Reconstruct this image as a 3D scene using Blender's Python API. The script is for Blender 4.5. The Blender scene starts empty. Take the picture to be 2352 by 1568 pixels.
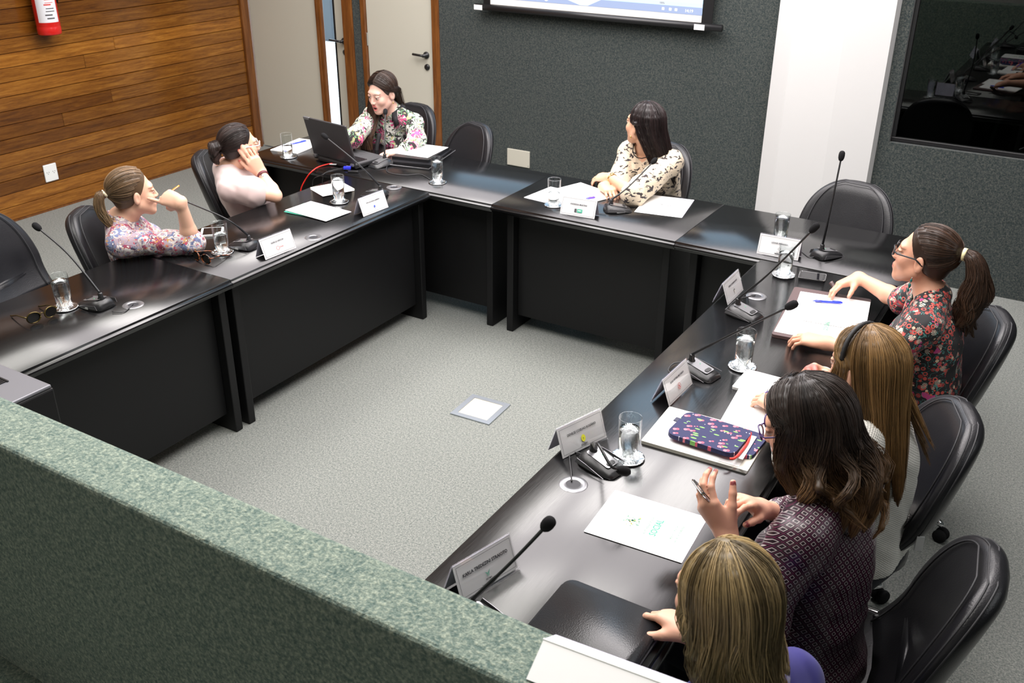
import bpy, bmesh, math, random
import numpy as np
from mathutils import Vector, Matrix
random.seed(7); RNG = np.random.default_rng(11)
SC = bpy.context.scene; COL = SC.collection
# ------------------------------------------------------------------ camera, light, exposure
FOC = 2225.973; ROLL, TILT, YAW = math.radians(.42859), math.radians(26.28934), math.radians(-31.18632)
CAMP = np.array([2.95082, -4.03074, 2.32])
def cam_axes():
    cy, sy = math.cos(YAW), math.sin(YAW)
    f = np.array([sy*math.cos(TILT), cy*math.cos(TILT), -math.sin(TILT)])
    r = np.array([cy, -sy, 0.]); u = np.cross(r, f); c, s = math.cos(ROLL), math.sin(ROLL)
    return c*r+s*u, -s*r+c*u, f
CR, CU, CF = cam_axes()
cam = bpy.data.cameras.new('camera'); co = bpy.data.objects.new('camera', cam); COL.objects.link(co)
cam.sensor_width = 36; cam.lens = FOC/2352*36; cam.clip_start = .05
cam.dof.use_dof = True; cam.dof.focus_distance = 3.3; cam.dof.aperture_fstop = 8
co.matrix_world = Matrix(((CR[0], CU[0], -CF[0], CAMP[0]), (CR[1], CU[1], -CF[1], CAMP[1]), (CR[2], CU[2], -CF[2], CAMP[2]), (0, 0, 0, 1)))
SC.camera = co
SC.view_settings.view_transform = 'Standard'; SC.view_settings.look = 'None'
SC.view_settings.exposure = .24; SC.view_settings.gamma = 1.0; SC.view_settings.use_curve_mapping = False
SC.cycles.max_bounces = 8; SC.cycles.sample_clamp_indirect = 6; SC.cycles.caustics_refractive = False; SC.cycles.caustics_reflective = False
W = bpy.data.worlds.new('sky'); SC.world = W; W.use_nodes = True
W.node_tree.nodes['Background'].inputs[0].default_value = (.78, .9, 1, 1); W.node_tree.nodes['Background'].inputs[1].default_value = 3.2
def area(name, loc, size, power, color=(1, 1, 1), size_y=None, rot=(0, 0, 0)):
    l = bpy.data.lights.new(name, 'AREA'); l.energy = power; l.color = color; l.size = size
    if size_y: l.shape = 'RECTANGLE'; l.size_y = size_y
    o = bpy.data.objects.new(name, l); o.location = loc; o.rotation_euler = rot; COL.objects.link(o); return o
CEIL = 3.35
area('ceiling_panel', (.7, .2, CEIL-.02), 4.6, 230, (1, .93, .955), 3.8)
area('side_fill_light', (4.9, -1.6, 2.3), 5.0, 34, (.95, .98, 1), 1.5, (0, math.radians(70), 0))  # fill light added from the right side; no window is built there
for i, (lx, ly) in enumerate(((-1.3, -2.2), (-1.4, 0.2), (.4, -2.2), (.4, .2), (1.9, -2.3), (1.9, .1))):
    area('ceiling_lamp', (lx, ly, CEIL-.06), 1.1, 33, (1, .97, .92), 1.5)
# geometry of a viewed point, used only to measure where things stand
def ray(u, v):
    return CR*((u-1176)/FOC)-CU*((v-784)/FOC)+CF
def P(u, v, z=.74): d = ray(u, v); return CAMP+d*((z-CAMP[2])/d[2])
def PY(u, v, y): d = ray(u, v); return CAMP+d*((y-CAMP[1])/d[1])
def PX(u, v, x): d = ray(u, v); return CAMP+d*((x-CAMP[0])/d[0])
def sphere_hit(u, v, c, r, far):
    d = ray(u, v); d /= np.linalg.norm(d); o = CAMP-c; b = o@d; q = b*b-(o@o-r*r)
    q = math.sqrt(max(q, 0)); return CAMP+d*(-b+(q if far else -q))
# ------------------------------------------------------------------ node helper
class N:
    def __init__(s, name):
        s.m = bpy.data.materials.new(name); s.m.use_nodes = True; s.t = s.m.node_tree; s.b = s.t.nodes['Principled BSDF']; s.out = s.t.nodes['Material Output']
    def n(s, typ, ins=None, **kw):
        x = s.t.nodes.new('ShaderNode'+typ)
        for k, v in kw.items(): setattr(x, k, v)
        for k, v in (ins or {}).items(): s.set(x.inputs[k], v)
        return x
    def set(s, sock, v):
        if isinstance(v, bpy.types.NodeSocket): s.t.links.new(v, sock)
        else: sock.default_value = v
    def tc(s, w='Object'): return s.n('TexCoord').outputs[w]
    def mapg(s, v, scale=(1, 1, 1), rot=(0, 0, 0), loc=(0, 0, 0)): return s.n('Mapping', {'Vector': v, 'Scale': scale, 'Rotation': rot, 'Location': loc}).outputs[0]
    def noise(s, v, sc, det=2, rough=.5, dist=0): return s.n('TexNoise', {'Vector': v, 'Scale': sc, 'Detail': det, 'Roughness': rough, 'Distortion': dist})
    def vor(s, v, sc, rnd=1, feature='F1'): return s.n('TexVoronoi', {'Vector': v, 'Scale': sc, 'Randomness': rnd}, feature=feature)
    def math(s, op, a, b=0, c=0):
        x = s.n('Math', operation=op); s.set(x.inputs[0], a); s.set(x.inputs[1], b); s.set(x.inputs[2], c); return x.outputs[0]
    def mix(s, f, a, b, mode='MIX'):
        x = s.n('Mix', data_type='RGBA', blend_type=mode); s.set(x.inputs[0], f); s.set(x.inputs[6], a); s.set(x.inputs[7], b); return x.outputs[2]
    def ramp(s, f, stops, interp='LINEAR'):
        x = s.n('ValToRGB', {'Fac': f}); r = x.color_ramp; r.interpolation = interp
        while len(r.elements) < len(stops): r.elements.new(.5)
        for e, (p, c) in zip(r.elements, stops): e.position = p; e.color = (*c, 1) if len(c) == 3 else c
        return x.outputs[0]
    def bump(s, h, st=.3, d=.01): s.set(s.b.inputs['Normal'], s.n('Bump', {'Height': h, 'Strength': st, 'Distance': d}).outputs[0])
    def p(s, **kw):
        for k, v in kw.items():
            k = {'col': 'Base Color', 'rough': 'Roughness', 'metal': 'Metallic', 'spec': 'Specular IOR Level', 'trans': 'Transmission Weight', 'sheen': 'Sheen Weight', 'coat': 'Coat Weight', 'emit': 'Emission Color', 'es': 'Emission Strength', 'sss': 'Subsurface Weight', 'alpha': 'Alpha', 'ior': 'IOR', 'coatr': 'Coat Roughness', 'sheenr': 'Sheen Roughness'}[k]
            if isinstance(v, tuple) and len(v) == 3: v = (*v, 1)
            s.set(s.b.inputs[k], v)
        return s
def plain(name, col, rough=.5, metal=0, spec=.5, **kw): return N(name).p(col=col, rough=rough, metal=metal, spec=spec, **kw).m
def c4(c): return (*c, 1)
M = {}
def carpet(name, a, b, c, sc, bump):
    n = N(name); v = n.tc(); x = n.noise(v, sc, 3, .7); y = n.noise(v, sc*.55, 2); z = n.noise(v, 1.3, 2)
    col = n.ramp(x.outputs[0], [(.34, a), (.5, b), (.66, c)])
    col = n.mix(.28, col, n.ramp(y.outputs[0], [(.35, a), (.65, c)]))
    col = n.mix(.10, col, n.ramp(z.outputs[0], [(.3, tuple(q*.7 for q in b)), (.7, tuple(q*1.25 for q in b))]))
    n.p(col=col, rough=.95, spec=.1, sheen=.15); n.bump(x.outputs[0], .6, bump); return n.m
M['floor'] = carpet('floor_carpet', (.085, .10, .095), (.19, .205, .19), (.36, .36, .325), 170, .006)
M['wallcarpet'] = carpet('wall_carpet', (.012, .021, .022), (.036, .047, .047), (.105, .106, .094), 120, .004)
M['parapet'] = carpet('parapet_carpet', (.050, .090, .084), (.150, .205, .175), (.38, .42, .33), 120, .010)
def table_mat():
    n = N('black_laminate'); v = n.tc(); g = n.noise(n.mapg(v, (60, 3, 60)), 6, 3, .6)
    n.p(col=(.005, .005, .0055), rough=n.ramp(g.outputs[0], [(.3, (.19,)*3), (.7, (.25,)*3)]), spec=.85); n.bump(g.outputs[0], .03, .002); return n.m
M['table'] = table_mat()
M['panel'] = plain('black_panel', (.006, .006, .0065), .5, spec=.3)
def leather():
    n = N('black_leather'); v = n.tc(); x = n.vor(v, 260); y = n.noise(v, 5, 2)
    n.p(col=(.010, .010, .012), rough=n.ramp(y.outputs[0], [(.3, (.30,)*3), (.7, (.42,)*3)]), spec=.45); n.bump(x.outputs['Distance'], .12, .002); return n.m
M['leather'] = leather()
M['stitch'] = plain('black_stitching', (.025, .025, .028), .6)
M['chrome'] = plain('chrome', (.75, .75, .77), .08, 1)
M['silver'] = plain('grey_plastic_metal', (.22, .22, .23), .3, .6)
M['black'] = plain('black_plastic', (.012, .012, .013), .35)
M['rubber'] = plain('black_foam', (.008, .008, .009), .9, spec=.2)
M['cable'] = plain('grey_cable', (.03, .03, .032), .5)
M['redcable'] = plain('red_cable', (.75, .03, .02), .45)
M['blueplug'] = plain('blue_plug', (.03, .04, .6), .4)
M['white'] = plain('white_paper', (.86, .86, .85), .6)
M['lilac'] = plain('lilac_paper', (.62, .6, .72), .6)
M['cream'] = plain('cream_paper', (.85, .78, .66), .6)
M['beige'] = plain('beige_card', (.70, .68, .6), .6)
M['offwhite'] = plain('white_plastic', (.8, .82, .8), .4)
M['label'] = plain('label', (.7, .7, .7), .5)
M['ink'] = plain('black_ink', (.015, .015, .02), .6)
M['greyink'] = plain('grey_ink', (.07, .07, .075), .6)
M['green'] = plain('green_ink', (.05, .38, .25), .6)
M['yellow'] = plain('yellow_ink', (.85, .85, .05), .6)
M['redink'] = plain('red_ink', (.6, .06, .05), .6)
M['blueink'] = plain('blue_ink', (.05, .1, .6), .6)
M['palegreen'] = plain('pale_green_ink', (.16, .36, .25), .6)
M['pen'] = plain('blue_pen', (.03, .06, .75), .3)
M['purple'] = plain('purple_pen', (.14, .06, .6), .3)
M['orange'] = plain('orange_pen', (.9, .3, .02), .35)
M['gold'] = plain('gold', (.9, .62, .22), .22, 1)
M['brown'] = plain('brown_leather', (.09, .055, .055), .45)
def glassm(name, col=(1, 1, 1), rough=0., ior=1.45): return N(name).p(col=col, rough=rough, trans=1., ior=ior).m
M['water'] = glassm('water', ior=1.33)
def thin(name, col):
    n = N(name); tr = n.n('BsdfTransparent', {'Color': (*col, 1)}); gl = n.n('BsdfGlossy', {'Color': (1, 1, 1, 1), 'Roughness': .03}); fc = n.n('LayerWeight', {'Blend': .5}).outputs['Facing']; fr = n.math('ADD', n.math('MULTIPLY', n.math('POWER', fc, 4.), .6), .03); mx = n.n('MixShader', {0: fr, 1: tr.outputs[0], 2: gl.outputs[0]}); n.t.links.new(mx.outputs[0], n.out.inputs[0]); return n.m
M['glass'] = thin('clear_glass', (.97, .985, .985)); M['acrylic'] = thin('clear_acrylic', (.985, .985, .99))
def screenglass():
    n = N('tinted_window_glass'); tr = n.n('BsdfTransparent', {'Color': (.13, .15, .14, 1)}); gl = n.n('BsdfGlossy', {'Color': (.9, .95, .92, 1), 'Roughness': .01})
    fc = n.n('LayerWeight', {'Blend': .5}).outputs['Facing']; fr = n.math('ADD', n.math('MULTIPLY', n.math('POWER', fc, 5.), .8), .05); mx = n.n('MixShader', {0: fr, 1: tr.outputs[0], 2: gl.outputs[0]}); n.t.links.new(mx.outputs[0], n.out.inputs[0]); return n.m
M['window'] = screenglass()
def wood(name, lo, mid, hi, sc=(1, 1, 1), gloss=.22, rnd=True):
    n = N(name); v = n.tc()
    if rnd:
        r = n.n('ObjectInfo').outputs['Random']
        off = n.n('CombineXYZ', {0: n.math('MULTIPLY', r, 37.), 1: n.math('MULTIPLY', r, 91.), 2: n.math('MULTIPLY', r, 53.)}).outputs[0]
        v = n.n('VectorMath', {0: v, 1: off}, operation='ADD').outputs[0]
    g = n.noise(n.mapg(v, sc), 3.2, 5, .62, .6); f = n.noise(n.mapg(v, tuple(q*5 for q in sc)), 5, 3, .6)
    x = n.math('ADD', n.math('MULTIPLY', g.outputs[0], .75), n.math('MULTIPLY', f.outputs[0], .25))
    col = n.ramp(x, [(.28, lo), (.5, mid), (.72, hi)])
    if rnd: col = n.mix(1., col, n.ramp(r, [(0, (.50, .42, .34)), (.4, (.85, .8, .72)), (1, (1.25, 1.2, 1.05))]), 'MULTIPLY')
    n.p(col=col, rough=gloss, spec=.5, coat=.25, coatr=.12); n.bump(x, .12, .002); return n.m
M['plank'] = wood('varnished_plank', (.085, .029, .006), (.215, .084, .013), (.345, .16, .028), (14, 1.1, 14))
M['trim'] = wood('door_wood', (.07, .021, .006), (.15, .052, .012), (.24, .092, .022), (12, 12, 1.2), .3, False)
M['door'] = plain('cream_door_paint', (.50, .485, .41), .5)
M['plaster'] = plain('white_plaster', (.58, .578, .57), .7)
M['ceiling'] = plain('ceiling_paint', (.86, .83, .80), .8)
M['dark'] = plain('dark_booth_wall', (.012, .014, .012), .8)
# ------------------------------------------------------------------ mesh helpers
def tag(o, label=None, cat=None, group=None, kind=None):
    if label: o['label'] = label
    if cat: o['category'] = cat
    if group: o['group'] = group
    if kind: o['kind'] = kind
    return o
def obj(name, me, mat=None, parent=None, smooth=False):
    if isinstance(me, bmesh.types.BMesh):
        bm = me; bmesh.ops.recalc_face_normals(bm, faces=bm.faces); me = bpy.data.meshes.new(name); bm.to_mesh(me); bm.free()
    o = bpy.data.objects.new(name, me); COL.objects.link(o)
    if mat is not None and not me.materials: me.materials.append(M[mat] if isinstance(mat, str) else mat)
    if smooth: me.polygons.foreach_set('use_smooth', np.ones(len(me.polygons), bool))
    if parent is not None:
        o.parent = parent; o.matrix_parent_inverse = parent.matrix_basis.inverted()
    return o
def thing(name, loc, label, cat, group=None, rz=0.):
    o = bpy.data.objects.new(name, None); o.empty_display_size = .05; o.location = loc; o.rotation_euler.z = rz; COL.objects.link(o)
    return tag(o, label, cat, group)
def frame(x, y, z, o):
    return Matrix(((x[0], y[0], z[0], o[0]), (x[1], y[1], z[1], o[1]), (x[2], y[2], z[2], o[2]), (0, 0, 0, 1)))
def unit_(v): v = np.asarray(v, float); return v/np.linalg.norm(v)
def rotz(a, loc=(0, 0, 0)): return Matrix.Translation(Vector(loc)) @ Matrix.Rotation(a, 4, 'Z')
def box(a, b, bev=0., seg=2, mat=None, bm=None):
    bm = bm or bmesh.new(); nv = len(bm.verts)
    r = bmesh.ops.create_cube(bm, size=1); s = [b[i]-a[i] for i in range(3)]; c = [(a[i]+b[i])/2 for i in range(3)]
    bmesh.ops.scale(bm, vec=s, verts=r['verts']); bmesh.ops.translate(bm, vec=c, verts=r['verts'])
    if bev:
        es = list({e for v in r['verts'] for e in v.link_edges}); q = bmesh.ops.bevel(bm, geom=es, offset=bev, segments=seg, affect='EDGES', profile=.5)
    if mat is not None: 
        vs = bm.verts[:] if nv == 0 else [v for v in bm.verts[:][nv:]] if not bev else bm.verts[:]
        bmesh.ops.transform(bm, matrix=mat, verts=vs)
    return bm
def lathe(prof, seg=24, bm=None, mat=None, close=True):
    bm = bm or bmesh.new(); rings = []
    for r, z in prof:
        rings.append([bm.verts.new((r*math.cos(2*math.pi*k/seg), r*math.sin(2*math.pi*k/seg), z)) for k in range(seg)] if r > 1e-6 else [bm.verts.new((0, 0, z))])
    for A, B in zip(rings, rings[1:]):
        for k in range(seg):
            j = (k+1) % seg
            q = [A[k % len(A)], A[j % len(A)], B[j % len(B)], B[k % len(B)]]; q = list(dict.fromkeys(q))
            if len(q) > 2:
                try: bm.faces.new(q)
                except ValueError: pass
    if mat is not None: bmesh.ops.transform(bm, matrix=mat, verts=[v for R in rings for v in R])
    return bm
def tube(pts, rad, seg=8, bm=None, cap=True):
    bm = bm or bmesh.new(); pts = [Vector(p) for p in pts]; n = len(pts)
    rad = [rad]*n if np.isscalar(rad) else rad; rings = []; ref = None
    for i, p in enumerate(pts):
        t = (pts[min(i+1, n-1)]-pts[max(i-1, 0)]).normalized()
        if ref is None: ref = t.orthogonal().normalized()
        ref = (ref-t*ref.dot(t)); ref = ref.normalized() if ref.length > 1e-6 else t.orthogonal().normalized()
        b = t.cross(ref)
        rings.append([bm.verts.new(p+(ref*math.cos(2*math.pi*k/seg)+b*math.sin(2*math.pi*k/seg))*rad[i]) for k in range(seg)])
    for A, B in zip(rings, rings[1:]):
        for k in range(seg): bm.faces.new((A[k], A[(k+1) % seg], B[(k+1) % seg], B[k]))
    if cap: bm.faces.new(rings[0][::-1]); bm.faces.new(rings[-1])
    return bm
def bez(a, b, c, n=12, d=None):
    a, b, c = (np.array(q, float) for q in (a, b, c)); T = np.linspace(0, 1, n)[:, None]
    if d is None: return (1-T)**2*a+2*T*(1-T)*b+T*T*c
    d = np.array(d, float); return (1-T)**3*a+3*T*(1-T)**2*b+3*T*T*(1-T)*c+T**3*d
def prism(poly, z0, z1, bev=0., mat=None):
    bm = bmesh.new(); f = bm.faces.new([bm.verts.new((x, y, z0)) for x, y in poly])
    r = bmesh.ops.extrude_face_region(bm, geom=[f]); bmesh.ops.translate(bm, vec=(0, 0, z1-z0), verts=[v for v in r['geom'] if isinstance(v, bmesh.types.BMVert)])
    if bev: bmesh.ops.bevel(bm, geom=bm.edges[:], offset=bev, segments=2, affect='EDGES')
    if mat is not None: bmesh.ops.transform(bm, matrix=mat, verts=bm.verts)
    return bm
def rrect(w, h, r, n=5):
    out = []
    for cx, cy, a in ((w/2-r, h/2-r, 0), (-w/2+r, h/2-r, 90), (-w/2+r, -h/2+r, 180), (w/2-r, -h/2+r, 270)):
        for k in range(n+1): t = math.radians(a+90*k/n); out.append((cx+r*math.cos(t), cy+r*math.sin(t)))
    return out
def text(s, size, mat, mw, parent, name='lettering', bold=0., align='CENTER', ext=.0002, sx=1.):
    c = bpy.data.curves.new(name, 'FONT'); c.body = s; c.size = size; c.align_x = align; c.align_y = 'CENTER'; c.extrude = ext; c.offset = bold*size; c.resolution_u = 2
    t = bpy.data.objects.new(name, c); COL.objects.link(t); dg = bpy.context.evaluated_depsgraph_get(); me = bpy.data.meshes.new_from_object(t.evaluated_get(dg)); bpy.data.objects.remove(t); bpy.data.curves.remove(c)
    me.transform(mw @ Matrix.Diagonal((sx, 1, 1, 1))); me.materials.clear()
    return obj(name, me, mat, parent)
def structure(name, bm, mat, parent=None): return tag(obj(name, bm, mat, parent), kind='structure') if parent is None else obj(name, bm, mat, parent)
# ------------------------------------------------------------------ room shell
WX, BY, RY, TZ = -3.49, 2.2, 2.06, .74
structure('floor', box((-3.7, -6.2, -.1), (5.2, 2.34, 0)), 'floor')
structure('ceiling', box((-3.7, -6.3, CEIL), (5.2, 2.5, CEIL+.1)), 'ceiling')
structure('wall_right', box((5.0, -6.3, 0), (5.2, 2.3, CEIL)), 'wallcarpet')
structure('wall_front', box((-3.7, -6.4, 0), (5.2, -6.2, CEIL)), 'ceiling')
wl = structure('wall_left', box((-3.75, -6.3, 0), (WX-.022, 2.5, CEIL)), 'trim')
pitch, z, k = .0935, .012, 0
RP = random.Random(4)
pm = {}
while z < CEIL-.1:
    cuts = [-6.2]+sorted(RP.uniform(-5, 1.6) for _ in range(RP.choice((0, 1, 1))))+[2.115]
    for a, b in zip(cuts, cuts[1:]):
        if b-a < .25: continue
        bm = box((WX-.021, a+.0006, z+.0015), (WX+RP.uniform(0, .0015), b-.0006, z+pitch-.0015), .0035, 1); obj('plank', bm, 'plank', wl)
    z += pitch; k += 1
structure('baseboard_left', box((WX-.02, -6.2, 0), (WX+.004, 2.115, .0135)), 'trim')
structure('trim_1', box((WX-.02, 2.117, 0), (WX+.022, 2.2, CEIL), .004, 2), 'trim')
bw = bmesh.new()
for a, b in (((-3.7, BY, 2.16), (-1.48, BY+.14, CEIL)), ((-2.325, BY, 0), (-2.24, BY+.14, 2.16)), ((-1.485, BY, 0), (1.75, BY+.14, CEIL))): box(a, b, bm=bw)
structure('wall_back', bw, 'wallcarpet')
rw = bmesh.new()
for a, b in (((1.6, RY, 0), (5.2, RY+.12, .83)), ((1.6, RY, .83), (1.9, RY+.12, 2.25)), ((4.3, RY, .83), (5.2, RY+.12, 2.25)), ((1.6, RY, 2.25), (5.2, RY+.12, CEIL))): box(a, b, bm=rw)
structure('wall_back_right', rw, 'wallcarpet')
pil = prism([(1.13, 2.3), (1.13, 2.085), (1.255, 2.0), (1.56, 1.985), (1.82, 2.0), (1.835, 2.05), (1.835, 2.3)], 0, CEIL)
structure('wall_pillar', pil, 'plaster')
# door one: a fixed cream leaf, a bright gap and a second leaf standing open behind the wall
d1 = thing('door_1', (-2.9, BY, 0), None, None); d1['kind'] = 'structure'
obj('door_leaf', box((-3.468, BY+.01, .01), (-2.715, BY+.05, 2.12), .002), 'door', d1)
jm = obj('jamb', box((-2.712, BY-.012, 0), (-2.685, BY+.03, 2.16), .004), 'trim', d1); obj('jamb', box((-2.6845, BY-.006, 0), (-2.658, BY+.03, 2.16), .004), 'trim', d1)
obj('jamb', box((-2.43, BY-.012, 0), (-2.328, BY+.07, 2.16), .004), 'trim', d1)
obj('lintel', box((-2.63, BY-.01, 2.12), (-2.43, BY+.13, 2.159), .004), 'trim', d1)
xl = PY(770, 0, BY+.10)[0]
lf = obj('door_leaf', box((xl, BY+.08, .01), (xl+.34, BY+.12, 2.14), .002), 'door', d1)
obj('edge_strip', box((xl-.018, BY+.078, .01), (xl-.0005, BY+.122, 2.14), .002), 'panel', d1)
def lever(loc, parent, L=.11, s=-1):
    r = obj('handle_rose', lathe([(0, 0), (.026, 0), (.026, .008), (.012, .012), (.012, .05), (0, .05)], 20, mat=Matrix.Translation(Vector(loc)) @ Matrix.Rotation(math.radians(90), 4, 'X')), 'black', parent, True)
    obj('lever', tube([(loc[0], loc[1]-.045, loc[2]), (loc[0]+s*.03, loc[1]-.047, loc[2]+.001), (loc[0]+s*L, loc[1]-.045, loc[2]+.004)], .0095, 10), 'black', r, True)
    obj('key_rose', lathe([(0, 0), (.024, 0), (.022, .009), (0, .01)], 20, mat=Matrix.Translation(Vector((loc[0]+.004, loc[1], loc[2]-.09))) @ Matrix.Rotation(math.radians(90), 4, 'X')), 'black', parent, True)
h1 = PY(791, 94, BY+.08); lever((h1[0], BY+.079, h1[2]), d1, .12)
d2 = thing('door_2', (-1.85, BY, 0), None, None); d2['kind'] = 'structure'
obj('door_leaf', box((-2.195, BY+.012, .01), (-1.552, BY+.05, 2.11), .002), 'door', d2)
for a, b in ((-2.24, -2.198), (-1.55, -1.483)): obj('jamb', box((a, BY-.012, 0), (b, BY+.139, 2.16), .004), 'trim', d2)
obj('lintel', box((-2.198, BY-.01, 2.112), (-1.55, BY+.13, 2.159), .003), 'trim', d2)
for hz in (.3, 1.0, 1.8): obj('hinge', box((-2.203, BY-.004, hz), (-2.19, BY+.015, hz+.1), .002), 'chrome', d2)
h2 = PY(978, 127, BY); lever((h2[0], BY+.01, h2[2]), d2, .1)
# outdoors behind the gap
structure('ground_outside', box((-30, 2.345, -.12), (4, 20, -.02)), plain('pale_paving', (.75, .77, .76), .8))
g0 = P(757, 92, -.02)
t = thing('gate_post', (g0[0], g0[1], -.02), 'dark grey post outside seen through the bright door gap', 'post')
obj('post', box((g0[0]-.05, g0[1]-.1, -.02), (g0[0]+.16, g0[1]+.2, 3.2), .02), plain('dark_grey_steel', (.05, .065, .08), .4), t); obj('cap', box((g0[0]-.09, g0[1]-.14, 3.2), (g0[0]+.2, g0[1]+.24, 3.26), .01), 'black', t)
structure('wall_outside', box((g0[0]-4, g0[1]+1.2, -.02), (g0[0]+.9, g0[1]+1.4, 3.4)), 'plaster')
# tinted window of the booth
wn = thing('window_1', (1.9, RY, .83), None, None); wn['kind'] = 'structure'
for a, b in (((1.902, RY+.03, .832), (4.298, RY+.075, .858)), ((1.902, RY+.03, 2.22), (4.298, RY+.075, 2.248)), ((1.902, RY+.03, .858), (1.925, RY+.075, 2.22)), ((4.275, RY+.03, .858), (4.298, RY+.075, 2.22))): obj('window_frame', box(a, b, .003), 'black', wn)
obj('pane', box((1.925, RY+.045, .858), (4.275, RY+.053, 2.22)), 'window', wn)
bb = bmesh.new()
for a, b in (((1.7, RY+1.6, 0), (5.2, RY+1.7, CEIL)), ((1.7, RY+.13, 0), (1.78, RY+1.6, CEIL)), ((5.1, RY+.13, 0), (5.2, RY+1.6, CEIL)), ((1.7, RY+.13, .0), (5.1, RY+1.6, .05)), ((1.7, RY+.13, CEIL-.1), (5.1, RY+1.6, CEIL))): box(a, b, bm=bb)
structure('wall_booth', bb, 'dark')
q0, q1 = PY(2270, 340, RY+.35), PY(2322, 205, RY+.5)
tag(obj('batten', tube([q0, q1], .019, 4), 'beige'), 'pale batten leaning behind the dark booth window', 'batten')
# parapet of the gallery
pr_ = structure('wall_parapet', box((-3.49, -3.015, .05), (2.565, -2.87, 1.1), .012, 3), 'parapet')
structure('floor_gallery', box((-3.5, -6.2, .001), (5.0, -3.016, .3)), 'parapet')
# ------------------------------------------------------------------ things fixed to the walls
t = thing('fire_extinguisher', (WX+.1, .25, 1.22), 'red fire extinguisher with white label hung on the wood wall', 'extinguisher')
mw = Matrix.Translation(Vector((WX+.1, .245, 1.235)))
obj('cylinder', lathe([(0, .012), (.06, .012), (.064, 0), (.074, 0), (.0785, .008), (.0785, .05), (.0765, .055), (.0785, .062), (.0785, .42), (.07, .46), (.045, .49), (.022, .5), (.022, .53), (0, .53)], 40, mat=mw), plain('red_enamel', (.58, .015, .012), .25, coat=.3), t, True)
def arc_strip(r, a0, a1, z0, z1, n, mat, parent, name):
    bm = bmesh.new(); L = []
    for k in range(n+1):
        a = a0+(a1-a0)*k/n; L.append([bm.verts.new((r*math.cos(a), r*math.sin(a), z)) for z in (z0, z1)])
    for A, B in zip(L, L[1:]): bm.faces.new((A[0], B[0], B[1], A[1]))
    bmesh.ops.transform(bm, matrix=mw, verts=bm.verts); return obj(name, bm, mat, parent)
lb = arc_strip(.0792, math.radians(-78), math.radians(25), .085, .39, 14, plain('extinguisher_label', (.75, .76, .8), .35), t, 'label')
RL = random.Random(3)
zz = .35
while zz > .1:
    a0 = math.radians(RL.uniform(-40, -30)); w = RL.uniform(.5, .9)
    arc_strip(.0796, a0, a0+w, zz, zz+RL.choice((.004, .006, .009)), 6, RL.choice(('greyink', 'redink', 'greyink')), lb, 'print'); zz -= RL.uniform(.014, .026)
for a, m in ((-48, 'redink'), (-12, 'redink'), (2, 'blueink')): arc_strip(.0797, math.radians(a), math.radians(a+11), .31 if a > -40 else .24, .375 if a > -40 else .30, 4, m, lb, 'pictogram')
obj('valve', box((-.02, -.02, .53), (.02, .02, .57), .004, mat=mw), 'silver', t); obj('lever', box((-.012, -.1, .575), (.012, .03, .585), .003, mat=mw), 'black', t)
obj('hose', tube([Vector(q)+mw.translation for q in ((0, .02, .55), (.02, .09, .54), (.03, .105, .45), (.03, .09, .3), (.02, .083, .2))], .009, 8), 'rubber', t, True)
obj('bracket', box((-.11, -.02, .3), (-.07, .02, .5), mat=mw), 'black', t)
t = thing('power_outlet', (WX+.01, .1, .21), 'white double power socket plate low on the wood wall', 'outlet')
o_ = PX(116, 396, WX+.005); 
obj('plate', box((WX+.001, o_[1]-.052, o_[2]-.062), (WX+.012, o_[1]+.052, o_[2]+.062), .004), 'offwhite', t)
for s in (-1, 1):
    for dy, dz in ((-.008, .006), (.008, .006), (0, -.005)): obj('socket_hole', lathe([(0, 0), (.0028, 0), (.0028, .001), (0, .001)], 8, mat=Matrix.Translation((WX+.0118, o_[1]+s*.024+dy, o_[2]+dz)) @ Matrix.Rotation(math.radians(90), 4, 'Y')), 'ink', t)
t = thing('wall_plate', (-.77, BY, .24), 'cream blank cover plate low on dark carpet wall beside empty chair', 'plate')
obj('plate', box((-.87, BY-.012, .235), (-.672, BY-.001, .362), .003), 'door', t); obj('screw', lathe([(0, 0), (.004, 0), (0, .002)], 8, mat=Matrix.Translation((-.682, BY-.012, .25)) @ Matrix.Rotation(math.radians(90), 4, 'X')), 'silver', t)
# projection screen
t = thing('projection_screen', (-.18, 2.15, 1.37), 'white projection screen with black border showing a bluish computer desktop', 'screen')
def emis(name, col, s): return N(name).p(col=(.02, .02, .02), emit=col, es=s, rough=.8).m
YS = 2.14
obj('fabric', box((-1.045, YS, 1.4), (.69, YS+.004, 3.2)), 'panel', t)
pic = obj('picture', box((-.985, YS-.003, 1.45), (.618, YS-.001, 3.12)), emis('screen_document', (.50, .76, 1.0), 1.5), t)
obj('margin', box((-.985, YS-.003, 1.407), (.618, YS-.001, 1.4498)), plain('screen_white_margin', (.75, .73, .69), .8), t)
tb = obj('taskbar', box((-.985, YS-.0045, 1.45), (.618, YS-.003, 1.497)), emis('taskbar_blue', (.42, .52, .80), .92), pic)
obj('status_bar', box((-.985, YS-.0045, 1.4985), (.618, YS-.003, 1.52)), emis('status_bar_grey', (.72, .78, .86), 1.), pic)
obj('glow', prism([(-.42, 1.497), (-.1, 1.497), (-.2, 1.452), (-.26, 1.452)], 0, .001, mat=Matrix(((1, 0, 0, 0), (0, 0, 1, YS-.0065), (0, 1, 0, 0), (0, 0, 0, 1)))), emis('taskbar_glow', (.75, .85, .98), 1.05), pic)
icm = [emis('icon_%s' % n_, c_, .9) for n_, c_ in (('orange', (.95, .75, .7)), ('blue', (.35, .6, 1)), ('yellow', (.95, .85, .85)), ('red', (1, .45, .5)), ('white', (1, 1, 1)), ('green', (.45, .6, .95)), ('paper', (.95, .98, 1)))]
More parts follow.
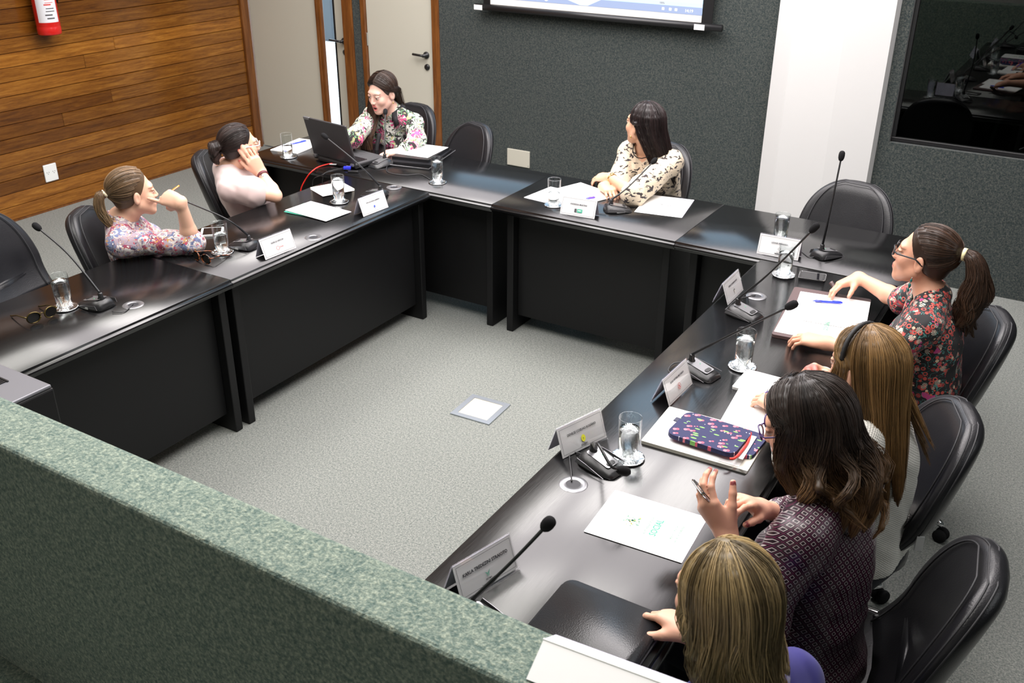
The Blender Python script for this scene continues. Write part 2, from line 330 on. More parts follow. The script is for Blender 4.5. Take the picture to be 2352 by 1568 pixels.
for i in range(7): obj('icon', lathe([(0, 0), (.016, 0), (.016, .001), (0, .001)], 14, mat=Matrix.Translation((-.945+i*.07, YS-.0045, 1.475)) @ Matrix.Rotation(math.radians(90), 4, 'X')), icm[i], tb)
FX = Matrix(((1, 0, 0, 0), (0, 0, -1, 0), (0, 1, 0, 0), (0, 0, 0, 1)))
def onscreen(s, sz, x, zz, m, par, **k): return text(s, sz, m, Matrix.Translation((x, YS-.006, zz)) @ FX, par, **k)
wht = emis('screen_text_white', (1, 1, 1), 1.5)
onscreen('14:19', .026, .53, 1.472, wht, tb); onscreen('100%', .016, .34, 1.509, 'greyink', tb)
for i, x in enumerate((.35, .4, .44)): obj('tray_icon', box((x-.008, YS-.006, 1.466), (x+.008, YS-.0047, 1.482)), wht, tb)
obj('bottom_bar', tube([(-1.105, YS-.012, 1.385), (.765, YS-.012, 1.385)], .022, 14), 'black', t, True)
for x in (-1.07, .62): obj('bar_label', box((x-.035, YS-.037, 1.366), (x+.035, YS-.0335, 1.4)), 'label', t)
obj('case', box((-1.15, YS-.06, 3.2), (.8, YS+.05, 3.32), .01), 'black', t)
# ------------------------------------------------------------------ conference tables
def table(x0, x1, y0, y1, legs, panel, label, holes=()):
    t = thing('conference_table', ((x0+x1)/2, (y0+y1)/2, 0), label, 'table', 'black conference tables set in a horseshoe')
    bm = box((x0+.0004, y0+.0004, TZ-.042), (x1-.0004, y1-.0004, TZ)); ax = 0 if x1-x0 > y1-y0 else 1
    bmesh.ops.bevel(bm, geom=[e for e in bm.edges if abs((e.verts[0].co-e.verts[1].co)[ax]) > .1], offset=.013, segments=3, affect='EDGES'); bmesh.ops.bevel(bm, geom=[e for e in bm.edges if e.is_manifold and e.calc_face_angle() > 1.2], offset=.0012, segments=1, affect='EDGES'); obj('tabletop', bm, 'table', t, True)
    for a, b in legs: obj('leg', box((*a, 0), (*b, TZ-.043), .004), 'panel', t)
    obj('modesty_panel', box((*panel[0], .085), (*panel[1], TZ-.043), .003), 'panel', t)
    for hx, hy in holes:
        m = Matrix.Translation((hx, hy, TZ)); g = obj('cable_grommet', lathe([(.020, .0005), (.0215, .0025), (.038, .0025), (.0415, .0003)], 28, mat=m), 'silver', t, True)
        obj('hole', lathe([(0, .0008), (.0205, .0008)], 20, mat=m), 'ink', g)
    return t
gr = {k: P(*q)[:2] for k, q in dict(a=(306, 700), b=(1317, 1112), c=(1737, 680), d=(990, 412), e=(1880, 598), f=(1560, 845), g=(720, 545), h=(905, 430)).items()}
xi, xo, RI, RO = -.05, -.57, 1.79, 2.40
table(-.62, 0, -1.425, 0, [((xo, -.045), (xi, -.005)), ((xo, -1.39), (xi, -1.35))], ((-.115, -1.349), (-.095, -.046)), 'black table of the left arm next to the far row', [gr['g']])
table(-.62, 0, -2.47, -1.4255, [((xo, -1.47), (xi, -1.43)), ((xo, -2.45), (xi, -2.41))], ((-.115, -2.409), (-.095, -1.471)), 'black table of the left arm nearest the carpeted parapet', [gr['a']])
table(-1.36, .374, 0.0008, .67, [((-1.33, .09), (-1.29, .62)), ((.29, .09), (.33, .62))], ((-1.289, .14), (.289, .16)), 'black corner table carrying the laptop at the far left', [gr['h']])
table(.3745, 1.39, 0.0008, .67, [((.42, .09), (.46, .62)), ((1.3, .09), (1.34, .62))], ((.461, .14), (1.299, .16)), 'black middle table of the far row', ())
table(1.3905, 2.52, 0.0008, .67, [((1.44, .09), (1.48, .62)), ((2.44, .09), (2.48, .62))], ((1.481, .14), (2.439, .16)), 'black corner table at the right end of the far row', ())
table(RI, RO, -2.80, 0, [((RI+.05, -.06), (RO-.05, -.02)), ((RI+.05, -1.42), (RO-.05, -1.38)), ((RI+.05, -2.78), (RO-.05, -2.74))], ((RI+.1, -2.739), (RI+.12, -.061)), 'long black table of the right arm where four women sit', [gr['c'], gr['b']])
# floor box
c_ = [P(*q, 0)[:2] for q in ((1030, 943), (1093, 906), (1177, 935), (1116, 981))]; cx, cy = np.mean(c_, 0)
t = thing('floor_box', (cx, cy, 0), 'square cream floor plate with metal edging set in the carpet', 'floor box', rz=math.radians(3))
fm = rotz(math.radians(3), (cx, cy, 0))
M['brushed'] = plain('brushed_aluminium', (.42, .46, .5), .38, .9)
for k in range(4): obj('edge_strip', prism([(-.105, -.105), (.105, -.105), (.078, -.078), (-.078, -.078)], .0005, .006, mat=fm @ Matrix.Rotation(k*math.pi/2, 4, 'Z')), 'brushed', t)
def fbm():
    n = N('ribbed_cream_plate'); x = n.n('TexChecker', {'Vector': n.tc(), 'Scale': 180}); n.p(col=n.mix(x.outputs[1], c4((.50, .44, .34)), c4((.58, .52, .42))), rough=.6); return n.m
obj('plate', box((-.0775, -.0775, .0005), (.0775, .0775, .004), mat=fm), fbm(), t)
# ------------------------------------------------------------------ water glasses on coasters
def coasterm():
    n = N('silver_coaster'); x = n.vor(n.tc(), 130); n.p(col=(.72, .74, .76), metal=1., rough=.16); n.bump(x.outputs['Distance'], .5, .004); return n.m
M['coaster'] = coasterm()
gl = bpy.data.meshes.new('g'); bm = lathe([(0, 0), (.028, 0), (.0305, .002), (.0345, .136), (.0337, .1375), (.0329, .136), (.0291, .009), (.028, .008), (0, .008)], 36); bmesh.ops.recalc_face_normals(bm, faces=bm.faces); bm.to_mesh(gl); bm.free(); gl.materials.append(M['glass']); gl.polygons.foreach_set('use_smooth', [True]*len(gl.polygons))
cm = bpy.data.meshes.new('c'); bm = lathe([(0, .0), (.046, 0), (.050, .004), (.0495, .006), (.044, .004), (.034, .003), (0, .003)], 36); bmesh.ops.recalc_face_normals(bm, faces=bm.faces); bm.to_mesh(cm); bm.free(); cm.materials.append(M['coaster']); cm.polygons.foreach_set('use_smooth', [True]*len(cm.polygons))
def glass(px, fill, where):
    q = P(*px); tag(obj('coaster', cm), 'silver coaster of the glass '+where, 'coaster', 'silver coasters under the glasses').location = (q[0], q[1], TZ+.0002)
    t = thing('water_glass', (q[0], q[1], TZ+.0036), 'water glass '+where, 'glass', 'water glasses on the tables')
    g = obj('tumbler', gl, parent=None); g.parent = t
    h = .009+.125*fill; ri = .0287; w = lathe([(0, .0085), (ri, .0085), (ri+.0037*(h-.0085)/.127, h-.001), (ri+.0037*(h-.0085)/.127-.0012, h), (0, h)], 36); w = obj('water', w, 'water', None, True); w.parent = t
for a in (((150, 707), .82, 'at the left edge beside sunglasses and a microphone'), ((511, 580), .62, 'beside the paisley sleeve on the left arm'), ((779, 464), .88, 'in front of the cream notepad'), ((662, 361), .5, 'on the spiral notebook left of the laptop'), ((1005, 420), .86, 'alone near the inner corner of the tables'), ((1272, 472), .45, 'on open papers behind the card of the far row'), ((1790, 557), .9, 'behind the name card at right end of the far row'), ((1800, 632), .72, 'beside the flat black phone'), ((1705, 843), .8, 'between two microphones on the right arm'), ((1442, 1052), .72, 'near the cherry print sleeve')): glass(*a)
# ------------------------------------------------------------------ name cards
def card(A, B, lines, logo, label, L=.19, H=.092):
    a, b = P(*A), P(*B); m = (a+b)/2; e = (b-a); e[2] = 0; e /= np.linalg.norm(e); nrm = np.array([e[1], -e[0], 0]); z = np.array([0, 0, 1.])
    t = thing('name_card', (m[0]-nrm[0]*.035, m[1]-nrm[1]*.035, TZ), label, 'name card', 'tent name cards')
    a, b = m-e*L/2, m+e*L/2; T = m-nrm*.034+z*H
    up = (T-m); hl = np.linalg.norm(up); up /= hl; n1 = np.cross(e, up)
    F = frame(e, up, n1, m+z*.001)
    m2 = m-nrm*.068; up2 = (T-m2)/np.linalg.norm(T-m2); n2 = np.cross(-e, up2); B_ = frame(-e, up2, n2, m2+z*.001)
    for nm, G in (('front_sheet', F), ('back_sheet', B_)):
        obj(nm, prism(rrect(L, hl, .002, 2), -.001, .0012, mat=G @ Matrix.Translation((0, hl/2, 0))), 'acrylic', t)
        obj('paper', prism(rrect(L-.004, hl-.006, .001, 1), -.0018, -.0012, mat=G @ Matrix.Translation((0, hl/2, 0))), M['white'] if nm[0] == 'f' else 'lilac', t)
    lip = obj('base_lip', box((-L/2, -.001, .0013), (L/2, .006, .0045), .001, mat=F), 'acrylic', t)
    bw_, bh = L-.016, hl-.02
    bd = bmesh.new()
    for r in ((-bw_/2, -bh/2, bw_/2, -bh/2+.0008), (-bw_/2, bh/2-.0008, bw_/2, bh/2), (-bw_/2, -bh/2, -bw_/2+.0008, bh/2), (bw_/2-.0008, -bh/2, bw_/2, bh/2)): box((r[0], r[1], 0), (r[2], r[3], .0002), bm=bd)
    bmesh.ops.transform(bd, matrix=F @ Matrix.Translation((0, hl/2, .0013)), verts=bd.verts); obj('printed_border', bd, 'greyink', t)
    G = F @ Matrix.Translation((0, 0, .0013))
    for s, sz, y, mt, bo in lines: text(s, sz, mt, G @ Matrix.Translation((0, y*hl, 0)), t, 'lettering', bo, sx=.92)
    for f in logo: f(G, hl, t)
def disc(x, y, r, m, ry=None):
    return lambda G, hl, t: obj('logo', lathe([(0, 0), (r, 0), (r, .0002), (0, .0002)], 20, mat=G @ Matrix.Translation((x, y*hl, 0)) @ Matrix.Diagonal((1, (ry or r)/r, 1, 1))), m, t)
def poly(ps, m): return lambda G, hl, t: obj('logo', prism(ps, 0, .0002, mat=G @ Matrix.Translation((0, .36*hl, 0))), m, t)
def ltx(s, sz, y, m, x=0, bo=0): return lambda G, hl, t: text(s, sz, m, G @ Matrix.Translation((x, y*hl, .0003)), t, 'logo_lettering', bo)
def ring(x, y, r, m): return lambda G, hl, t: obj('logo', lathe([(r-.0012, 0), (r, 0), (r, .0002), (r-.0012, .0002), (r-.0012, 0)], 22, mat=G @ Matrix.Translation((x, y*hl, 0))), m, t)
K = 'ink'
card((1066, 1384), (1187, 1309), [('KARLA TREDEZINI STRAIOTO', .0118, .62, K, .022)], [poly([(-.009, .006), (-.001, .001), (-.001, -.008), (.001, -.008), (.001, .001), (.008, .008), (.003, -.001), (.002, -.008), (-.002, -.008), (-.003, -.001)], 'green'), ltx('FATMA', .006, .22, 'greyink', 0, .01), ltx('Fundação do Meio Ambiente', .0042, .13, 'greyink')], 'white name card beside the carpeted parapet with a green bird logo')
card((1291, 1058), (1397, 1005), [('DENILSE COELHO ROSÁRIO', .0104, .64, K, .008)], [disc(0, .36, .0085, 'yellow', .011), ltx('))', .006, .36, 'greyink'), ltx('OCESC', .0085, .17, K, 0, .02)], 'white name card with a round yellow logo beside microphone and glass')
card((1538, 936), (1592, 883), [('ROSA VITÓRIA MACHADO', .0092, .68, K, .004)], [ring(.0, .36, .011, 'redink'), disc(0, .38, .003, 'redink'), disc(-.004, .32, .002, 'redink'), disc(.004, .32, .002, 'redink')], 'white name card with a small red ring logo near the white writing pad')
card((1671, 705), (1710, 666), [('SHIRLEY ROMANA BOSO', .0095, .66, K, .006)], [disc(0, .38, .006, 'greyink', .004), poly([(-.004, .002), (.004, .002), (.001, -.012), (-.001, -.012)], 'beige')], 'white name card seen at an angle on the right arm near the corner')
card((1735, 583), (1834, 601), [('LEONIR BERNARDI', .0095, .64, K, .008)], [ring(.004, .40, .006, 'greyink'), ltx('ECO', .006, .24, 'greyink'), poly([(-.014, -.02), (.012, -.02), (.012, -.016), (-.014, -.016)], 'greyink')], 'white name card in front of a glass at right end of the far row')
card((1285, 492), (1365, 505), [('ANDRESSA MARTINS', .0105, .62, K, .01)], [poly([(-.018, -.013), (-.006, -.013), (-.006, .004), (-.018, .004)], 'greyink'), poly([(-.003, -.013), (.024, -.013), (.024, .004), (-.003, .004)], 'green'), ltx('FIESC', .0075, .32, 'white', .0105, .02)], 'white name card with a green block logo in the middle of the far row')
card((609, 600), (684, 570), [('ALINE ELI VENTURI', .0095, .64, K, .006)], [ring(-.008, .34, .009, 'redink'), ltx('iComp', .008, .36, 'redink', .014)], 'white name card on the left arm nearer the sunglasses')
card((835, 500), (894, 477), [('RITA DE CASSIA LOMBARDI', .0085, .62, K, .006)], [disc(0, .34, .005, 'blueink', .006), ltx('ACIC', .0035, .2, 'blueink')], 'white name card on the left arm near the inner corner')
# ------------------------------------------------------------------ gooseneck microphones
def smooth(pts, n=20):
    p = np.array(pts, float); t = np.arange(len(p)); q = np.linspace(0, len(p)-1, n); out = []
    for x in q:
        i = min(int(x), len(p)-2); u = x-i; p0, p1, p2, p3 = p[max(i-1, 0)], p[i], p[i+1], p[min(i+2, len(p)-1)]
        out.append(.5*(2*p1+(p2-p0)*u+(2*p0-5*p1+4*p2-p3)*u*u+(3*p1-p0-3*p2+p3)*u**3))
    return out
def mic(foot, ang, pts, label, tagp=None, cablepts=None, silver='silver'):
    q = P(*foot, TZ+.03); t = thing('table_microphone', (q[0], q[1], TZ), label, 'microphone', 'gooseneck microphones on the tables')
    F = rotz(math.radians(ang), (q[0], q[1], TZ+.0004))
    def loft(prof, m, name, par):
        bm = bmesh.new(); R = []
        for x, w, z0, z1 in prof: R.append([bm.verts.new(v) for v in ((x, -w, z0), (x, w, z0), (x, w*.97, z0+(z1-z0)*.35), (x, w*.62, z1), (x, -w*.62, z1), (x, -w*.97, z0+(z1-z0)*.35))])
        for A, B in zip(R, R[1:]):
            for k in range(6): bm.faces.new((A[k], A[(k+1) % 6], B[(k+1) % 6], B[k]))
        bm.faces.new(R[0][::-1]); bm.faces.new(R[-1]); bmesh.ops.bevel(bm, geom=bm.edges[:], offset=.0025, segments=2, affect='EDGES'); bmesh.ops.transform(bm, matrix=F, verts=bm.verts); return obj(name, bm, m, par, True)
    b = loft([(-.032, .034, 0, .020), (-.018, .046, 0, .036), (.015, .052, 0, .035), (.055, .050, 0, .026), (.088, .044, 0, .017), (.104, .034, 0, .010)], 'black', 'base', t)
    for s in (-1, 1):
        obj('side_plate', prism([(-.026, .002), (.09, .001), (.02, .0145), (-.018, .019)], 0, .0012, mat=F @ Matrix.Translation((0, s*.0505, .008)) @ Matrix.Rotation(math.radians(90), 4, 'X') @ Matrix.Rotation(math.radians(s*4), 4, 'Y')), silver, b)
    obj('top_plate', prism(rrect(.088, .05, .008), 0, .0012, mat=F @ Matrix.Translation((.036, 0, .0318)) @ Matrix.Rotation(math.radians(11.5), 4, 'Y')), 'silver', b)
    obj('talk_button', prism(rrect(.014, .03, .006), 0, .002, mat=F @ Matrix.Translation((.068, 0, .0265)) @ Matrix.Rotation(math.radians(12), 4, 'Y')), 'black', b)
    obj('indicator', lathe([(0, 0), (.0016, 0), (.0016, .001), (0, .001)], 8, mat=F @ Matrix.Translation((.03, .008, .0345))), emis('green_led', (.1, .9, .35), 1.), b)
    obj('neck_socket', lathe([(.013, .03), (.013, .040), (.0095, .046), (.0095, .060), (.006, .064), (0, .064)], 16, mat=F), 'black', t, True)
    if tagp: obj('white_label', box((.02, tagp*.0525, .006), (.062, tagp*.0530, .015), mat=F), 'label', b)
    base = np.array([q[0], q[1], TZ+.062]); pl = [base]+[np.array(p) for p in pts]; sm = smooth(pl, 26)
    obj('gooseneck', tube(sm, [.0052 if i < 8 else .0038 for i in range(26)], 8), 'black', t, True)
    d = (sm[-1]-sm[-3]); d /= np.linalg.norm(d); h = Vector(d); mm = h.to_track_quat('Z', 'Y').to_matrix().to_4x4(); mm.translation = Vector(sm[-1])-h*.004
    obj('windscreen', lathe([(.004, 0), (.009, .004), (.0125, .013), (.0135, .024), (.0125, .036), (.008, .043), (0, .0455)], 18, mat=mm), 'rubber', t, True)
    if cablepts is not None: obj('cable', tube(smooth(cablepts, 16), .0022, 6), 'cable', t, True)
    return base
Z2 = lambda px, dz=.003: P(*px, TZ+dz)
def bent(foot, mid, tip, L, far, mf=.55, lift=0.):
    b = P(*foot, TZ+.062); e = sphere_hit(*tip, b, L, far)
    m = b+(e-b)*mf; d = ray(*mid); d = d/np.linalg.norm(d); s = (m-CAMP)@d; m = CAMP+d*s; return [m, e]
def cab(px0, *pxs): return [P(*px0, TZ+.006)]+[P(*p, TZ+.004) for p in pxs]
mic((233, 690), 183, bent((233, 690), (158, 585), (92, 527), .40, True), 'gooseneck microphone at the left edge beside glass and sunglasses', 1, cab((258, 716), (285, 716), (303, 700), (306, 698)))
mic((572, 556), 183, bent((572, 556), (520, 503), (424, 461), .33, True), 'gooseneck microphone leaning to the woman in the paisley blouse', 1)
mic((873, 440), 183, bent((873, 440), (818, 372), (752, 318), .40, True), 'gooseneck microphone reaching across in front of the laptop lid')
mic((884, 366), -100, bent((884, 366), (884, 310), (885, 262), .36, True), 'upright gooseneck microphone in front of the woman in floral shirt', None, cab((890, 378), (890, 395), (930, 402), (965, 400), (988, 412)))
mic((1403, 472), 40, bent((1403, 472), (1440, 432), (1497, 375), .36, True), 'gooseneck microphone in front of the woman in cream patterned blouse', -1, cab((1392, 492), (1375, 490), (1372, 484)))
mic((1887, 577), 60, bent((1887, 577), (1910, 470), (1931, 368), .37, True), 'tall straight gooseneck microphone at right end of the far row', None, cab((1870, 590), (1858, 590), (1845, 580), (1838, 575)))
mic((1694, 703), -12, bent((1694, 703), (1770, 625), (1862, 532), .42, False), 'gooseneck microphone beside angled card on the right arm', None, cab((1680, 700), (1665, 712), (1690, 690), (1722, 680), (1735, 678)))
mic((1588, 833), -12, bent((1588, 833), (1680, 768), (1806, 707), .42, False), 'gooseneck microphone beside the glass in middle of the right arm', None, cab((1574, 832), (1548, 834), (1535, 850), (1550, 862)))
b9 = P(1362, 1040, TZ+.062); up9 = sphere_hit(1374, 1020, b9, .25, False); up9b = sphere_hit(1402, 1068, b9, .29, False)
mic((1362, 1040), -14, [b9+(up9-b9)*.6, up9, up9b, sphere_hit(1420, 1078, b9, .285, False)], 'gooseneck microphone bent over in front of the round yellow logo card', None, cab((1345, 1045), (1310, 1040), (1312, 1085), (1313, 1105)))
b10 = P(1085, 1402, TZ+.062)
mic((1085, 1402), -14, bent((1085, 1402), (1180, 1285), (1250, 1212), .40, False), 'gooseneck microphone rising beside the parapet and the green bird card')
# ------------------------------------------------------------------ papers and belongings
def quad(pxs, z): return [Vector(P(*p, z)) for p in pxs]
def sheet(name, pxs, z, th, mat, parent=None, rect=None, r=.001):
    # flat block whose footprint is a true rectangle fitted to the four viewed corners
    q = [np.array(P(*p, z)) for p in pxs]; c = sum(q)/4
    e = (q[1]-q[0])+(q[2]-q[3]); e /= np.linalg.norm(e); n = np.array([-e[1], e[0], 0])
    w = (np.linalg.norm(q[1]-q[0])+np.linalg.norm(q[2]-q[3]))/2; h = (np.linalg.norm(q[3]-q[0])+np.linalg.norm(q[2]-q[1]))/2
    if n@(q[0]-q[3]) < 0: n = -n
    if rect: w, h = rect
    F = frame(e, n, np.cross(e, n), c)
    return obj(name, prism(rrect(w, h, r, 3), 0, th if F[2][2] > 0 else -th, mat=F), mat, parent), F, w, h
def social(F, w, h, z, t, up=1, col='green', inv=False, full=True):
    # F: x = along the first edge
    G = F @ Matrix.Translation((0, 0, z))
    if inv: G = G @ Matrix.Rotation(math.pi, 4, 'Z')
    text('RESPONSABILIDADE', .011, 'palegreen', G @ Matrix.Translation((0, .018, 0)), t, sx=.8)
    text('SOCIAL', .026, col, G @ Matrix.Translation((0, -.004, 0)), t, bold=.02, sx=.85)
    if full:
        text('UMA ATITUDE DE', .010, 'palegreen', G @ Matrix.Translation((0, -.052, 0)), t, sx=.8); text('VALOR CATARINENSE', .010, 'palegreen', G @ Matrix.Translation((0, -.066, 0)), t, sx=.8)
        R = random.Random(2)
        for i in range(46):
            a, r_ = R.uniform(0, 6.28), .026*math.sqrt(R.random()); s_ = R.uniform(.0014, .003)
            obj('emblem_dot', lathe([(0, 0), (s_, 0), (s_, .0002), (0, .0002)], 6, mat=G @ Matrix.Translation((r_*math.cos(a), .062+r_*math.sin(a), 0))), R.choice(('palegreen', 'yellow', 'beige', 'palegreen')), t)
        obj('emblem_arrow', prism([(-.002, -.007), (.002, -.007), (.002, .001), (.005, .001), (0, .008), (-.005, .001), (-.002, .001)], 0, .0002, mat=G @ Matrix.Translation((0, .062, 0))), 'green', t)
def folder(pxs, label, name='paper_folder', inv=False, full=False, lift=.0):
    c = np.mean([P(*p) for p in pxs], 0); t = thing(name, (c[0], c[1], TZ), label, 'folder', 'white social programme folders')
    s0, F, w, h = sheet('inner_sheets', [tuple(np.array(p)+(1, 0)) for p in pxs], TZ+.0004, .0015, 'lilac', t)
    s1, F, w, h = sheet('cover', pxs, TZ+.002+lift, .0012, 'white', t)
    return t, F, w, h
t, F, w, h = folder([(1349, 1231), (1398, 1126), (1640, 1190), (1556, 1281)], 'white folder lettered in green lying in front of the phone hands')
A = np.array([F[i][0] for i in range(3)]); nrm_ = np.array([F[i][1] for i in range(3)])
def tframe(o, x, y): return frame(x, y, np.cross(x, y), o)
def on_folder(pxs, z): # text frame from a pixel pair: baseline left -> right
    a, b = P(*pxs[0], z), P(*pxs[1], z); e = (b-a)/np.linalg.norm(b-a); n = np.array([-e[1], e[0], 0]); return tframe((a+b)/2, e, n)
social(on_folder([(1492, 1232), (1518, 1190)], TZ+.0034), .2, .3, 0, t)
t, F, w, h = folder([(1460, 487), (1487, 447), (1597, 460), (1562, 500)], 'white folder lying right of the cream patterned elbow on the far row')
social(on_folder([(1548, 475), (1510, 468)], TZ+.0034), .2, .3, 0, t, col='greyink', full=False)
t, F, w, h = folder([(655, 483), (713, 462), (807, 487), (748, 508)], 'white folder with a green back sheet on the left arm', lift=.004)
sheet('back_sheet', [(653, 486), (700, 466), (760, 480), (715, 500)], TZ+.0021, .001, 'green', t)
social(on_folder([(742, 480), (722, 488)], TZ+.0074), .2, .3, 0, t, col='palegreen', full=False)
def lined(name, pxs, z, th, mat, label, cat, group=None, r=.001):
    c = np.mean([P(*p) for p in pxs], 0); t = thing(name, (c[0], c[1], TZ), label, cat, group); return (t,)+sheet('pages', pxs, z, th, mat, t, r=r)[1:]
t, F, w, h = lined('notepad', [(719, 433), (790, 420), (809, 438), (735, 452)], TZ+.0004, .009, 'cream', 'small cream notepad lying behind a water glass on the left arm', 'notepad')
sheet('cover_sheet', [(719, 433), (790, 420), (809, 438), (735, 452)], TZ+.0096, .0006, 'white', t)
t, F, w, h = lined('spiral_notebook', [(623, 345), (696, 317), (738, 330), (680, 355)], TZ+.0004, .006, 'white', 'open white spiral notebook left of the laptop', 'notebook')
sp = bmesh.new()
for k in range(14):
    p = P(640+k*6.2, 350.5-k*1.05 if k < 9 else 341-(k-9)*.9, TZ+.008); tube([p+np.array([.006*math.cos(a)*.7, .006*math.cos(a)*.7, .005*math.sin(a)]) for a in np.linspace(0, 6.2, 9)], .0009, 5, sp)
obj('spiral_binding', sp, plain('bronze_wire', (.5, .38, .25), .4, .5), t)
def pen(a, b, z, mat, label, clip='white'):
    p, q = P(*a, z), P(*b, z); t = thing('pen', tuple((p+q)/2), label, 'pen'); d = q-p; L = np.linalg.norm(d); d /= L
    if L > .15: q = p+d*.15; L = .15
    obj('barrel', tube([p, p+d*L*.12, p+d*L*.2, p+d*L*.85, q], [.001, .0035, .0046, .0046, .0038], 10), mat, t, True)
    s = np.array([-d[1], d[0], 0]); obj('clip', tube([q-d*.005+np.array([0, 0, .005]), q-d*.04+np.array([0, 0, .0056])], .0013, 6), mat, t); obj('grip', tube([p+d*L*.1, p+d*L*.3], .0052, 10), plain('pen_grip', (.1, .12, .55), .6), t, True)
pen((664, 332), (703, 323), TZ+.0115, 'pen', 'blue pen on the spiral notebook left of the laptop')
# papers on the far row
t, F, w, h = lined('loose_papers', [(1209, 456), (1268, 424), (1372, 460), (1310, 478)], TZ+.0004, .0012, 'white', 'loose white sheets under a glass on the far row', 'papers')
t, F, w, h = lined('notebook', [(1290, 432), (1345, 419), (1408, 452), (1352, 468)], TZ+.002, .005, 'white', 'open white notebook under the hands of the cream blouse woman', 'notebook')
pen((1345, 456), (1367, 453), TZ+.012, 'purple', 'violet pen on the open notebook behind the green block card')
# black portfolios with papers on the far row
t, F, w, h = lined('black_portfolio', [(896, 378), (935, 347), (1046, 345), (985, 388)], TZ+.0004, .022, 'leather', 'stack of black portfolios with a white paper beside the empty chair', 'portfolio', r=.008)
sheet('upper_portfolio', [(904, 366), (940, 340), (1042, 338), (980, 372)], TZ+.023, .016, 'leather', t, r=.006); sheet('paper', [(914, 352), (949, 332), (1038, 336), (976, 363)], TZ+.0395, .0012, 'white', t)
zp = obj('zip', tube([P(896, 378, TZ+.012), P(985, 388, TZ+.012), P(1046, 345, TZ+.012)], .0024, 6), 'silver', t)
# brown binder of the woman in the black floral top
t, F, w, h = lined('brown_binder', [(1776, 775), (1818, 667), (2006, 690), (1960, 808)], TZ+.0004, .012, 'brown', 'open brown leather binder with papers on the right arm', 'binder', r=.012)
sheet('paper', [(1783, 765), (1806, 700), (1985, 745), (1955, 792)], TZ+.0126, .001, 'white', t); sheet('paper', [(1826, 712), (1838, 670), (2000, 693), (1986, 752)], TZ+.0138, .0012, 'white', t); sp_, F2, w, h = sheet('paper', [(1845, 735), (1868, 677), (1996, 700), (1976, 760)], TZ+.0152, .001, 'white', t)
tb_ = bmesh.new()
for i in range(5): box((-.06+i*.02, .0, .0011), (-.0594+i*.02, .04, .0013), bm=tb_)
for i in range(3): box((-.06, i*.02, .0011), (.02, i*.02+.0006, .0013), bm=tb_)
bmesh.ops.transform(tb_, matrix=F2, verts=tb_.verts); obj('printed_table', tb_, 'greyink', sp_)
text('SOCIAL', .024, 'palegreen', on_folder([(1893, 768), (1905, 728)], TZ+.0172), t, bold=.02)
obj('leather_strap', tube(smooth([P(1918, 676, TZ+.012), P(1916, 660, TZ+.03), P(1908, 648, TZ+.045)], 6), .01, 6), 'brown', t, True)
pen((1866, 690), (1935, 695), TZ+.0225, 'pen', 'blue pen on the papers of the brown binder')
# phone things
def phone(name, pxs, z, label, body, tilt=None):
    c = np.mean([P(*p) for p in pxs], 0); t = thing(name, (c[0], c[1], TZ), label, 'phone'); b, F, w, h = sheet('body', pxs, z, .008, body, t, r=.008)
    obj('screen', prism(rrect(w*.9, h*.8, .004), .0082, .0086, mat=F), plain('phone_screen', (.01, .01, .012), .05), t); return t, F, w, h
t, F, w, h = phone('mobile_phone', [(1834, 640), (1838, 625), (1898, 634), (1893, 650)], TZ+.0004, 'black phone with a metal rim lying near the outstretched hand', 'black')
obj('rim', tube([tuple(F @ Vector((x, y, .0075))) for x, y in rrect(w+.001, h+.001, .008)]+[tuple(F @ Vector((*rrect(w+.001, h+.001, .008)[0], .0075)))], .0012, 6), 'chrome', t)
phone('white_phone', [(462, 541), (467, 524), (512, 527), (510, 545)], TZ+.0004, 'white phone lying beside the paisley sleeve', 'offwhite')
# writing pad and sheets of the woman in the white jacket
t, F, w, h = lined('writing_pad', [(1689, 886), (1722, 848), (1800, 880), (1765, 925)], TZ+.0004, .009, 'white', 'white writing pad lying behind the dark wavy hair', 'notepad', r=.006)
t, F, w, h = lined('papers_under_hand', [(1655, 962), (1705, 885), (1800, 915), (1765, 1000)], TZ+.0098, .0012, 'white', 'white sheets under the hand with the purple pen', 'papers')
ln = bmesh.new()
for i in range(9): box((-.03+i*.008, -.05, .0013), (-.029+i*.008, .0, .0014), bm=ln)
bmesh.ops.transform(ln, matrix=F, verts=ln.verts); obj('handwriting', ln, 'greyink', t)
# beige portfolio with the cherry sleeves
t, F, w, h = lined('white_document_case', [(1470, 1017), (1545, 934), (1762, 1008), (1718, 1090)], TZ+.0004, .011, 'beige', 'white document case under the cherry print sleeves', 'case', r=.004)
sheet('top_sheet', [(1476, 1012), (1545, 936), (1745, 1000), (1700, 1068)], TZ+.0116, .001, 'white', t)
sheet('clear_pocket', [(1642, 1066), (1655, 1050), (1722, 1072), (1715, 1089)], TZ+.0127, .001, 'acrylic', t)
def cherry():
    n = N('cherry_print_neoprene'); v = n.tc(); nav = c4((.022, .025, .085)); col = nav
    for off, sc in (((0, 0, 0), 42), ((.0070, .004, 0), 42)):
        x = n.vor(n.mapg(v, (1, 1, 0), loc=off), sc, .55); col = n.mix(n.math('LESS_THAN', x.outputs['Distance'], .25), col, c4((.62, .10, .16)) if off[0] == 0 else c4((.72, .2, .25)))
    x = n.vor(n.mapg(v, (.55, 1.5, 0), rot=(0, 0, .6), loc=(.31, .17, 0)), 46, .7); col = n.mix(n.math('LESS_THAN', x.outputs['Distance'], .24), col, c4((.22, .48, .12)))
    x = n.vor(n.mapg(v, (1, 1, 0), loc=(.7, .2, 0)), 58, .8); col = n.mix(n.math('LESS_THAN', x.outputs['Distance'], .12), col, c4((.75, .7, .75)))
    n.p(col=col, rough=.8); n.bump(n.noise(v, 600).outputs[0], .2, .001); return n.m
